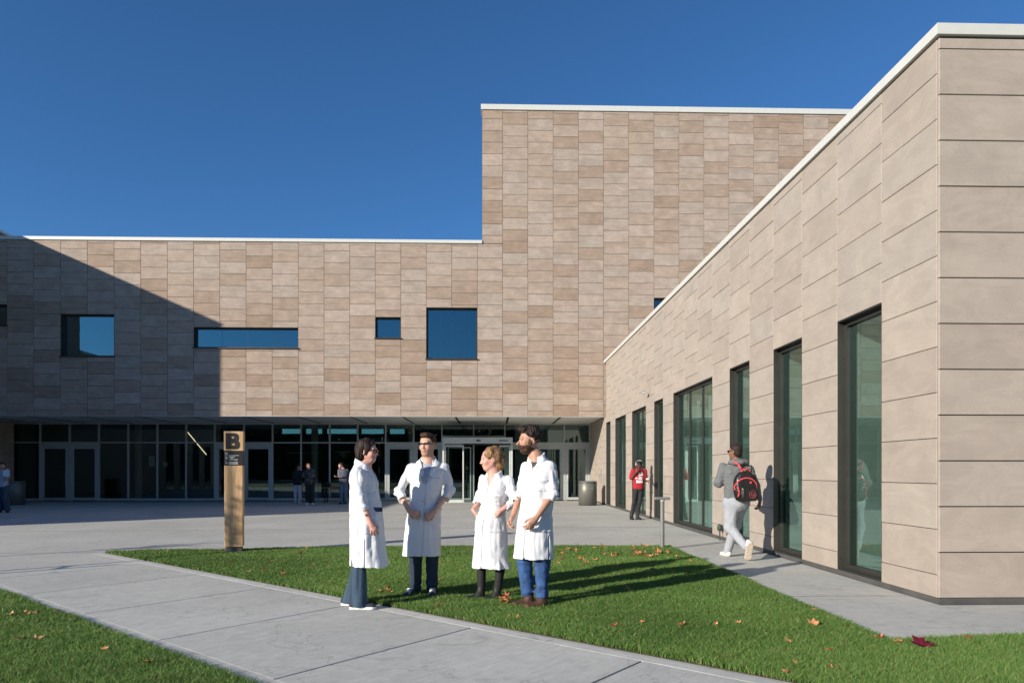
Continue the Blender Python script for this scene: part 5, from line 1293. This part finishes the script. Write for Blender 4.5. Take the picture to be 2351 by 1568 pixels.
def lawn(name, poly, label, dens, seed):
    rs = np.random.RandomState(seed)
    s = MB().prism(poly, -.04, .008).build(name, M['soil']); tag(s, label, None, None, 'structure')
    p = np.array(poly); lo, hi = p.min(0), p.max(0)
    pts = []
    tot = int((hi - lo).prod() * dens)
    X = rs.uniform(lo[0], hi[0], tot); Y = rs.uniform(lo[1], hi[1], tot)
    dcam = np.hypot(X, Y); vis = (np.abs(X) < .80 * Y + .6) & (Y > 3.6) 
    keep = inside(poly, X, Y) & vis & (rs.rand(tot) < np.clip((6.5 / dcam) ** 1.25, .2, 1))
    X, Y = X[keep], Y[keep]; n = len(X); dc = np.hypot(X, Y)
    P = np.stack([X, Y, np.zeros(n)], 1).astype(np.float32)
    clump = vnoise(P, (2.2, 2.2, 1)) * .6 + vnoise(P + 7, (7, 7, 1)) * .4
    hgt = (.030 + .035 * clump + rs.gamma(2, .004, n)) * (1 + .0 * dc)
    w = .0024 * np.clip(dc / 6.0, .8, 2.4) * rs.uniform(.7, 1.3, n)
    th = rs.uniform(0, 2 * np.pi, n); ln = rs.uniform(.15, .95, n) * hgt; bd = th + rs.normal(0, .9, n)
    dx, dy = np.cos(th) * w, np.sin(th) * w; bx, by = np.cos(bd) * ln, np.sin(bd) * ln
    V = np.zeros((n, 5, 3), np.float32)
    V[:, 0] = np.stack([X - dx, Y - dy, np.full(n, .0)], 1); V[:, 1] = np.stack([X + dx, Y + dy, np.full(n, .0)], 1)
    V[:, 2] = np.stack([X + dx * .8 + bx * .35, Y + dy * .8 + by * .35, hgt * .62], 1); V[:, 3] = np.stack([X - dx * .8 + bx * .35, Y - dy * .8 + by * .35, hgt * .62], 1)
    V[:, 4] = np.stack([X + bx, Y + by, hgt], 1)
    base = np.arange(n)[:, None] * 5
    F4 = base + np.array([0, 1, 2, 3]); F3 = base + np.array([3, 2, 4])
    li = np.concatenate([F4.ravel(), F3.ravel()]).astype(np.int32)
    me = bpy.data.meshes.new('grass'); me.vertices.add(n * 5); me.vertices.foreach_set('co', V.ravel()); me.loops.add(len(li)); me.loops.foreach_set('vertex_index', li)
    me.polygons.add(2 * n); me.polygons.foreach_set('loop_start', np.concatenate([np.arange(n) * 4, n * 4 + np.arange(n) * 3]).astype(np.int32)); me.polygons.foreach_set('loop_total', np.concatenate([np.full(n, 4), np.full(n, 3)]).astype(np.int32))
    me.update(calc_edges=True)
    patch = vnoise(P + 13, (.9, .9, 1)); r = rs.rand(n)
    c1 = np.array((.064, .145, .026)); c2 = np.array((.175, .300, .068)); c3 = np.array((.36, .34, .14))
    t = np.clip(patch * .7 + r * .5 - .15, 0, 1)[:, None]; C = c1 * (1 - t) + c2 * t; dry = (rs.rand(n) < .09)[:, None]; C = np.where(dry, c3, C)
    C5 = np.repeat(C[:, None], 5, 1); C4 = np.concatenate([C5, np.ones((n, 5, 1))], 2).astype(np.float32)
    at = me.color_attributes.new('Col', 'FLOAT_COLOR', 'POINT'); at.data.foreach_set('color', C4.ravel())
    o = link_mesh('grass', me, M['grass']); tag(o, label.replace('soil', 'grass'), 'grass', None, 'stuff'); print(name, n)
    return o
lawn('lawn_soil', island, 'soil of the main lawn where the group stands', 17000, 1)
lawn('lawn_soil', leftl, 'soil of the front left lawn beside the path', 15000, 2)
mfar = mat_plain('far_turf', (.07, .14, .03), .9, var=.3, scale=4)
tag(MB().prism([(-3.0, 2.6), (-3.0, -14.0), (24, -14.0), (24, 2.6)], -.04, .012).build('lawn', mfar), 'green lawn behind the viewpoint, seen in the glass', None, None, 'structure')
tag(MB().prism([(-40, 2.6), (-40, -14), (-6, -14), (-6, 2.6)], -.04, .012).build('lawn', mfar), 'green lawn to the left behind the viewpoint', None, None, 'structure')

# ------------------------------------------------------------------ fallen leaves
def mat_leaf(name, c):
    m = mat_plain(name, c, .7, var=.3, scale=30, rnd=.3, spec=.2); return m
LM = [mat_leaf('leaf_orange', (.60, .24, .10)), mat_leaf('leaf_tan', (.60, .36, .17)), mat_leaf('leaf_red', (.46, .15, .09)), mat_leaf('leaf_peach', (.70, .30, .14))]
def leaf_mesh(seed, mat):
    rr = random.Random(seed); n = 5; mb = MB(); out = []
    for k in range(n * 2 + 1):
        t = -.75 * math.pi + 1.5 * math.pi * k / (n * 2) + math.pi / 2; r = (.050 if k % 2 else .032) * rr.uniform(.8, 1.2); out.append((r * math.cos(t), r * math.sin(t)))
    out.append((0, -.012))
    cur = rr.uniform(.4, 1.3); ax = rr.uniform(0, 6.28)
    def lift(x, y): u = x * math.cos(ax) + y * math.sin(ax); v = -x * math.sin(ax) + y * math.cos(ax); return .010 + u * u * 22 * cur + v * v * 9 + rr.uniform(0, .007)
    vs = [(0, 0, .006)] + [(x, y, lift(x, y)) for x, y in out]; m = len(out)
    vs2 = [(x, y, z - .0015) for x, y, z in vs]
    fs = [(0, i + 1, (i + 1) % m + 1) for i in range(m)]; fs2 = [(f[0] + m + 1, f[2] + m + 1, f[1] + m + 1) for f in fs]
    mb.add(vs + vs2, fs + fs2); mb.tube((0, -.01, .008), (rr.uniform(-.02, .02), -.075, .018), .0016, .001, 5)
    me = mb.mesh('leaf'); me.materials.append(mat); return me
LMESH = [leaf_mesh(s, LM[s % 4]) for s in range(16)]
rl = random.Random(11)
def leaf(x, y, label, group, s=1.0, z=.030, kinds=None):
    me = rl.choice(LMESH) if kinds is None else LMESH[rl.choice(kinds)]
    o = bpy.data.objects.new('fallen_leaf', me); COL.objects.link(o); o.location = (x, y, z); o.rotation_euler = (rl.uniform(-.3, .3), rl.uniform(-.3, .3), rl.uniform(0, 6.28)); s *= rl.uniform(.55, 1.0); o.scale = (s, s, s)
    tag(o, label, 'leaf', group); return o
right = [(2.84, 5.99), (3.16, 5.52), (3.24, 5.37), (3.87, 5.48), (2.15, 4.82), (1.99, 4.60), (1.72, 4.98), (1.66, 6.02), (1.98, 6.03), (2.2, 6.09), (2.36, 5.42), (2.57, 5.16), (3.16, 6.64), (2.35, 4.7), (1.34, 6.15), (1.06, 6.01), (1.55, 7.81)]
kinds_o = [0, 3, 4, 7, 8, 11, 12, 15, 2, 6]
for k, (x, y) in enumerate(right):
    leaf(x, y, 'orange fallen leaf lying alone on the sunlit right part of the lawn', 'leaves scattered on the right lawn', 1.5 if k == 0 else 1.0, kinds=kinds_o)
for x, y in [(2.93, 10.65), (3.0, 10.32), (3.1, 10.25), (2.94, 10.9), (2.2, 9.4), (1.76, 9.83)]:
    leaf(x, y, 'fallen leaf near the lawn corner beside the wing pavement', 'leaves by the lawn corner', kinds=kinds_o)
mid = [(-.57, 6.9), (-.62, 6.86), (.15, 6.42), (.21, 6.36), (-.61, 9.92), (-.5, 11.53), (-1.49, 10.86), (-.82, 10.22), (-.68, 8.54), (-.73, 8.5), (-1.25, 8.06), (-1.22, 7.9), (-1.28, 7.75), (-1.18, 7.7)]
for x, y in mid: leaf(x, y, 'orange fallen leaf on the grass around the feet of the group', 'leaves around the group', 1.0, kinds=kinds_o)
for k in range(10):
    leaf(.115 + rl.uniform(-.06, .06), 7.12 + rl.uniform(-.07, .07), 'orange leaf in the small heap by the bearded man\'s boot', 'heap of leaves by the boot', .95, z=.035 + .006 * k, kinds=kinds_o)
for k in range(46):
    a = rl.uniform(0, 1); cx_, cy_ = [(2.72, 11.6), (2.45, 11.25), (2.75, 12.2), (2.1, 11.2), (1.3, 11.6), (1.05, 10.25), (1.5, 10.4), (1.9, 12.2)][rl.choice([0, 0, 0, 1, 1, 2, 3, 4, 5, 6, 7])]
    leaf(cx_ + rl.gauss(0, .16), cy_ + rl.gauss(0, .22), 'orange leaf in the drift at the back of the lawn near the bollard', 'leaf drift near the bollard', 1.15, kinds=kinds_o)
for x, y in [(-4.05, 10.51), (-4.0, 10.56), (-3.32, 9.3), (-3.39, 10.37), (-2.81, 9.16), (-2.62, 10.02), (-2.53, 10.3), (-3.19, 11.35), (-3.24, 10.72), (-3.54, 11.88), (-3.35, 12.24), (-5.56, 11.82), (-3.17, 9.48), (-4.31, 10.35), (-2.39, 9.89)]:
    leaf(x, y, 'fallen leaf on the lawn between the sign post and the dark-haired woman', 'leaves between sign and woman', 1.0)
for x, y in [(-4.55, 6.74), (-4.47, 6.66), (-4.4, 6.7), (-4.6, 6.62), (-4.27, 6.78), (-3.85, 5.68), (-3.82, 5.62), (-3.7, 5.64), (-2.98, 5.31), (-2.46, 4.94), (-2.6, 4.72), (-3.89, 6.39)]:
    leaf(x, y, 'tan fallen leaf on the front left lawn', 'leaves on the front left lawn', 1.1, kinds=[1, 5, 9, 13, 3, 7])
o = leaf(3.20, 5.16, 'large dark crimson fallen leaf on the right edge of the lawn', None, 1.7, kinds=[2]); o.scale = (2.0, 1.9, .5); o.rotation_euler = (.32, .0, .3); o.data = leaf_mesh(40, mat_leaf('leaf_crimson', (.14, .008, .025))); o.location = (3.32, 5.22, .055)

# every leaf gets a label of its own: colour, lie and order from a landmark
NUM = ['nearest', 'second nearest', 'third nearest', 'fourth nearest', 'fifth nearest', 'sixth nearest', 'seventh nearest', 'eighth nearest', 'ninth nearest', 'tenth nearest'] + ['%dth nearest' % k for k in range(11, 60)]
NUM = [n.replace('21th', '21st').replace('22th', '22nd').replace('23th', '23rd').replace('31th', '31st').replace('32th', '32nd').replace('33th', '33rd').replace('41th', '41st').replace('42th', '42nd').replace('43th', '43rd') for n in NUM]
REF = {'leaves scattered on the right lawn': ('on the right lawn', 'the wing corner', (4.7, 7.09)), 'leaves by the lawn corner': ('by the pavement edge', 'the walking man', (3.94, 10.9)),
       'leaves around the group': ('around the group', 'the man with glasses', (-.8, 7.5)), 'heap of leaves by the boot': ('in the small heap', 'the brown boot', (.39, 7.03)),
       'leaf drift near the bollard': ('in the drift', 'the bollard', (3.04, 12.25)), 'leaves between sign and woman': ('on the back lawn', 'the sign post', (-4.46, 11.86)), 'leaves on the front left lawn': ('on the front left lawn', 'the path kerb end', (-1.6, 4.5))}
byg = {}
for o in bpy.data.objects:
    if o.name.startswith('fallen_leaf') and 'group' in o: byg.setdefault(o['group'], []).append(o)
TONE = {'leaf_orange': 'orange', 'leaf_tan': 'tan', 'leaf_red': 'russet', 'leaf_peach': 'peach'}
for g, (where, ref, (rx, ry)) in REF.items():
    for k, o in enumerate(sorted(byg.get(g, []), key=lambda o: math.hypot(o.location.x - rx, o.location.y - ry))):
        o['label'] = '%s fallen leaf %s, %s to %s' % (TONE.get(o.data.materials[0].name, 'orange'), where, NUM[k], ref)

# ------------------------------------------------------------------ wooden sign post
def mat_wood():
    m = bpy.data.materials.new('larch'); n = nodes(m); N = n.nodes; L = n.links
    o = N.new('ShaderNodeOutputMaterial'); p = N.new('ShaderNodeBsdfPrincipled'); L.new(p.outputs[0], o.inputs[0]); tc = N.new('ShaderNodeTexCoord'); mp = N.new('ShaderNodeMapping'); mp.inputs['Scale'].default_value = (14, 14, .9); L.new(tc.outputs['Object'], mp.inputs[0])
    nz = N.new('ShaderNodeTexNoise'); nz.inputs['Scale'].default_value = 2; nz.inputs['Detail'].default_value = 6; nz.inputs['Distortion'].default_value = 1.2; L.new(mp.outputs[0], nz.inputs[0])
    cr = N.new('ShaderNodeValToRGB'); e = cr.color_ramp.elements; e[0].position = .3; e[0].color = (.50, .28, .12, 1); e[1].position = .7; e[1].color = (.76, .50, .28, 1); L.new(nz.outputs[0], cr.inputs[0])
    kn = N.new('ShaderNodeTexNoise'); kn.inputs['Scale'].default_value = 3.1; L.new(tc.outputs['Object'], kn.inputs[0]); kr = N.new('ShaderNodeMapRange'); kr.inputs[1].default_value = .62; kr.inputs[2].default_value = .75; kr.inputs[3].default_value = 1; kr.inputs[4].default_value = .6; L.new(kn.outputs[0], kr.inputs[0])
    v = N.new('ShaderNodeVectorMath'); v.operation = 'SCALE'; L.new(cr.outputs[0], v.inputs[0]); L.new(kr.outputs[0], v.inputs['Scale']); L.new(v.outputs[0], p.inputs['Base Color']); p.inputs['Roughness'].default_value = .7; return m
M['wood'] = mat_wood()
M['sign_black'] = mat_plain('sign_black', (.022, .020, .019), .6, var=.05); M['print_white'] = mat_plain('print_white', (.62, .61, .57), .7, var=.02)
sg = thing('sign_post', 'square timber sign post with a black letter B and a black directory panel', 'sign', (-4.46, 11.86, 0), math.radians(14.5))
w = .145
MB().box(-w, w, -w + .0, w, .125, 1.508).build('post', M['wood'], sg, bevel=.004)
MB().box(-w + .0, w, -w - .001, w, 1.510, 1.756).build('directory_panel', M['sign_black'], sg)
# wooden head: a box with a recessed front
hd = MB(); t = .022
hd.box(-w - .006, w + .006, -w - .006, w, 1.76, 2.09)
hdo = hd.build('sign_head', M['wood'], sg)
def letter_b(P):
    x, z = P[:, 0], P[:, 2]
    def rb(cx, cz, hx, hz, r):
        qx = np.abs(x - cx) - hx + r; qz = np.abs(z - cz) - hz + r
        return np.sqrt(np.maximum(qx, 0) ** 2 + np.maximum(qz, 0) ** 2) + np.minimum(np.maximum(qx, qz), 0) - r
    d = np.minimum(rb(-.01, .195, .095, .072, .055), rb(-.005, .075, .105, .075, .058))
    d = np.minimum(d, rb(-.065, .133, .045, .133, .004))
    d = np.maximum(d, -rb(-.004, .197, .024, .022, .014)); d = np.maximum(d, -rb(.002, .080, .030, .020, .010))
    ring = np.maximum(np.abs(d + .022) - .0035, -.1)
    front = np.where(ring < 0, -.004, 0)
    return np.maximum(d, np.maximum(P[:, 1] - .006, -(P[:, 1] + .010 + front)))
lo_ = surface(letter_b, (-.13, -.024, -.015), (.13, .02, .285), .0038, 'letter_b', 'sign_black', hdo, smooth=False); lo_.location = (-.012, -w - .006, 1.789)
pr = MB(); yf = -w - .0035
def bar(x0, x1, z0, z1): pr.box(x0, x1, yf, yf + .002, z0, z1)
def px_(x): return -w + (x - 258) / 537 * 2 * w
def pz_(y): return 1.756 - (y - 597) / 520 * .246
for a in [(278, 290, 660, 712), (345, 357, 660, 712), (290, 345, 658, 668), (290, 345, 700, 712), (280, 350, 762, 775), (385, 688, 753, 768), (290, 348, 836, 876), (385, 565, 798, 822), (430, 502, 830, 846), (448, 502, 846, 862), (470, 502, 862, 880), (385, 655, 898, 918), (460, 480, 940, 950), (525, 560, 932, 938), (592, 618, 940, 958), (385, 660, 1000, 1024), (385, 655, 1046, 1072), (292, 352, 1012, 1020), (292, 300, 1020, 1040), (344, 352, 1020, 1040), (292, 352, 1040, 1048), (278, 290, 945, 962), (318, 338, 935, 950)]: bar(px_(a[0]), px_(a[1]), pz_(a[3]), pz_(a[2]))
pr.build('directory_print', M['print_white'], sg)
MB().box(-w + .02, w - .02, -w + .02, w - .02, -.02, .124).build('steel_foot', M['plinth'], sg)
mb = MB(); rr = random.Random(3)
for k in range(90):
    a = rr.uniform(0, 6.28); r_ = rr.uniform(.17, .36) ; s = rr.uniform(.012, .03); x, y = r_ * math.cos(a) * 1.1, r_ * math.sin(a) * .8
    mb.lathe([(0, -s * .3), (s, 0), (s * .7, s * .7), (0, s * .9)], 6, (x, y, .012))
mb.build('bark_chips', M['soil']); o = bpy.data.objects[-1] if False else [q for q in bpy.data.objects if q.name.startswith('bark_chips')][0]; o.location = (-4.46, 11.86, .02); tag(o, 'dark bark mulch around the foot of the wooden sign post', 'mulch', None, 'stuff')

# ------------------------------------------------------------------ bollard lamp with a flat head
M['bollard'] = mat_plain('bollard_grey', (.20, .20, .195), .5, metal=.2)
bl = thing('bollard_light', 'slim grey metal bollard with a flat T-shaped top at the lawn corner', 'bollard', (3.04, 12.25, 0))
MB().lathe([(0, 0), (.038, 0), (.038, .87), (.0, .87)], 20).build('post', M['bollard'], bl, smooth=False); MB().lathe([(.0, .871), (.045, .871), (.045, .895), (.0, .895)], 20).build('collar', M['alu'], bl)
MB().box(-.135, .135, -.05, .05, .897, .945).build('lamp_head', M['bollard'], bl, bevel=.008)
# ------------------------------------------------------------------ litter bins
def bin_(label, x, y):
    b = thing('litter_bin', label, 'bin', (x, y, 0), 0, None)
    MB().lathe([(0, .02), (.385, .02), (.385, 1.0), (.36, 1.015), (.33, 1.0), (.33, .55), (0, .55)], 36).build('bin_shell', mat_plain('bin_bronze', (.15, .145, .125), .45, metal=.3, var=.06), b, smooth=True)
    MB().lathe([(.0, .0), (.37, .0), (.37, .021), (0, .021)], 36).build('bin_base', M['slot'], b); MB().lathe([(.388, .93), (.392, .94), (.392, .95), (.388, .96)], 36).build('bin_ring', M['frame'], b, smooth=True)
    return b
bin_('large round bronze litter bin beside the entrance near the wing', 3.94, 28.6); bin_('dark round litter bin in the shade at the far left', -20.4, 29.6)
# ------------------------------------------------------------------ table between the people
tb = thing('table', 'wooden-topped table with a black frame in the shade of the overhang', 'table', (-7.15, 31.0, 0))
MB().box(-.55, .55, -.28, .28, .66, .72).build('tabletop', mat_plain('brown_wood', (.22, .09, .035), .6, var=.3, scale=8), tb, bevel=.004)
for sx in (-.42, .42):
    for sy in (-.22, .22): MB().box(sx - .02, sx + .02, sy - .02, sy + .02, 0, .659).build('leg', M['black_leather'], tb)
MB().box(-.40, .40, -.015, .015, .30, .33).build('stretcher', M['black_leather'], tb)
bg_ = thing('handbag', 'small dark bag standing on the wooden table', 'bag', (-7.5, 30.95, .721)); surface(lambda P: smax(ell(P, (0, 0, .1), (.16, .09, .13)), -P[:, 2], .01) - folds(P, 14, .01), (-.22, -.15, -.02), (.22, .15, .28), .012, 'bag_body', 'black', bg_)
MB().tube((-.07, 0, .19), (-.04, 0, .29), .01).tube((-.04, 0, .29), (.04, 0, .29), .01).tube((.04, 0, .29), (.07, 0, .19), .01).build('bag_handle', M['black_leather'], bg_, smooth=True)
# ------------------------------------------------------------------ fittings on the wing wall
cw = thing('wall_camera', 'small bracket camera high on the pale wing wall', 'camera', (4.69, 20.6, 3.83))
MB().box(-.03, .0, -.05, .05, -.05, .05).build('mounting_plate', M['alu'], cw); MB().tube((-.03, 0, 0), (-.16, -.05, -.03), .012).build('bracket_arm', M['alu'], cw); MB().box(-.20, -.12, -.16, .02, -.08, -.02).build('camera_body', M['alu'], cw, bevel=.006)
tp = thing('garden_tap', 'low dark green standpipe at the foot of the wing wall', 'tap', (4.62, 13.85, 0))
MB().tube((0, 0, 0), (0, 0, .20), .014).build('pipe', M['frame'], tp); MB().lathe([(0, .18), (.045, .20), (.055, .26), (.04, .32), (0, .34)], 14).build('tap_cover', mat_plain('dark_green', (.03, .06, .04), .7), tp, smooth=True)
ic = thing('intercom', 'slim grey intercom plate on the side wall by the entrance', 'intercom', (4.685, 29.9, 1.25))
MB().box(-.02, .0, -.09, .09, -.28, .28).build('plate', M['alu'], ic, bevel=.004); MB().box(-.026, -.0205, -.04, .04, -.1, .05).build('keypad', M['slot'], ic)
# ------------------------------------------------------------------ young trees left of the frame whose shadows cross the plaza
M['bark'] = mat_plain('bark', (.09, .07, .05), .9, var=.3, scale=20)
def leafmat(n_, c): return mat_plain(n_, c, .7, var=.3, scale=20)
def sapling(label, x, y, hgt, crown, seed, nleaf, stake=True):
    t = thing('young_tree', label, 'tree', (x, y, 0)); rr = random.Random(seed)
    mb = MB(); mb.tube((0, 0, 0), (.01, 0, hgt * .6), .034, .028, 10).tube((.01, 0, hgt * .6), (0, .01, hgt), .028, .016, 8); mb.build('trunk', M['bark'], t, smooth=True)
    br = MB(); lf = MB()
    for k in range(26):
        z = rr.uniform(*crown); a = rr.uniform(0, 6.28); L_ = rr.uniform(.15, .42); p = Vector((math.cos(a) * L_, math.sin(a) * L_, z + L_ * .9)); br.tube((0, 0, z), p, .008, .003, 5)
        for q in range(nleaf):
            c = Vector((0, 0, z)).lerp(p, rr.uniform(.3, 1.05)) + Vector((rr.gauss(0, .05), rr.gauss(0, .05), rr.gauss(0, .05))); s = rr.uniform(.025, .05)
            u_ = Vector((rr.gauss(0, 1), rr.gauss(0, 1), rr.gauss(0, 1))).normalized(); v_ = u_.orthogonal().normalized(); lf.add([c - u_ * s, c + v_ * s * .6, c + u_ * s, c - v_ * s * .6], [(0, 1, 2, 3)])
    br.build('branches', M['bark'], t); lf.build('crown', leafmat('leaf_yellowgreen', (.22, .16, .04)), t)
    if stake: MB().tube((.0, -.38, 0), (.0, -.38, 1.9), .03, n=8).build('stake', M['wood'], t); MB().box(-.01, .01, -.38, 0, 1.6, 1.64).build('tie', M['black'], t)
sapling('slim young tree with a stake and a few autumn leaves, left of the path', -9.96, 7.42, 4.6, (2.5, 3.2), 4, 5)
sapling('short staked young tree further left beside the lawn', -12.9, 7.85, 3.3, (2.5, 2.95), 9, 5)
# ------------------------------------------------------------------ unseen tree belt behind the viewpoint, added to darken the glass reflections
rs = np.random.RandomState(5); n = 26000
cx = rs.uniform(-75, 70, n); ph = (np.sin(cx * .35) + np.sin(cx * .13 + 1)) * 1.2; cz = rs.uniform(0, 1, n) ** .8 * (8.2 + ph); cy = -40 + rs.normal(0, 2.2, n)
s = rs.uniform(.25, .6, n); u_ = rs.normal(0, 1, (n, 3)); u_ /= np.linalg.norm(u_, axis=1)[:, None]; v_ = np.cross(u_, rs.normal(0, 1, (n, 3))); v_ /= np.linalg.norm(v_, axis=1)[:, None]
C = np.stack([cx, cy, cz + .2], 1); V = np.stack([C - u_ * s[:, None], C + v_ * s[:, None] * .7, C + u_ * s[:, None], C - v_ * s[:, None] * .7], 1).reshape(-1, 3)
me = bpy.data.meshes.new('reflection_tree_belt'); me.vertices.add(len(V)); me.vertices.foreach_set('co', V.astype(np.float32).ravel()); me.loops.add(4 * n); me.loops.foreach_set('vertex_index', np.arange(4 * n, dtype=np.int32)); me.polygons.add(n); me.polygons.foreach_set('loop_start', np.arange(n, dtype=np.int32) * 4); me.polygons.foreach_set('loop_total', np.full(n, 4, dtype=np.int32)); me.update(calc_edges=True)
o = link_mesh('reflection_tree_belt', me, leafmat('belt_foliage', (.035, .05, .018))); tag(o, 'unseen dark belt of trees behind the viewpoint, added to darken the glass reflections', 'trees', None, 'stuff')
bw_ = MB()  # unseen boxes added behind the belt to keep bright sky out of reflections
for k in range(14):
    x = -78 + k * 11.5; bw_.box(x, x + 11.4, -47, -46 + (k % 3) * .4, 0, 8.6 + (k * 37 % 5) * .5)
tag(bw_.build('reflection_backdrop', leafmat('backdrop_dark', (.02, .028, .012))), 'unseen dark boxes behind the tree belt, added to close its gaps in the reflections', None, None, 'stuff')
print('TRIS', sum(len(p.vertices) - 2 for ob in bpy.data.objects if ob.type == 'MESH' and len(ob.data.polygons) > 2000 for p in []) , sum(len(ob.data.polygons) for ob in bpy.data.objects if ob.type == 'MESH'))
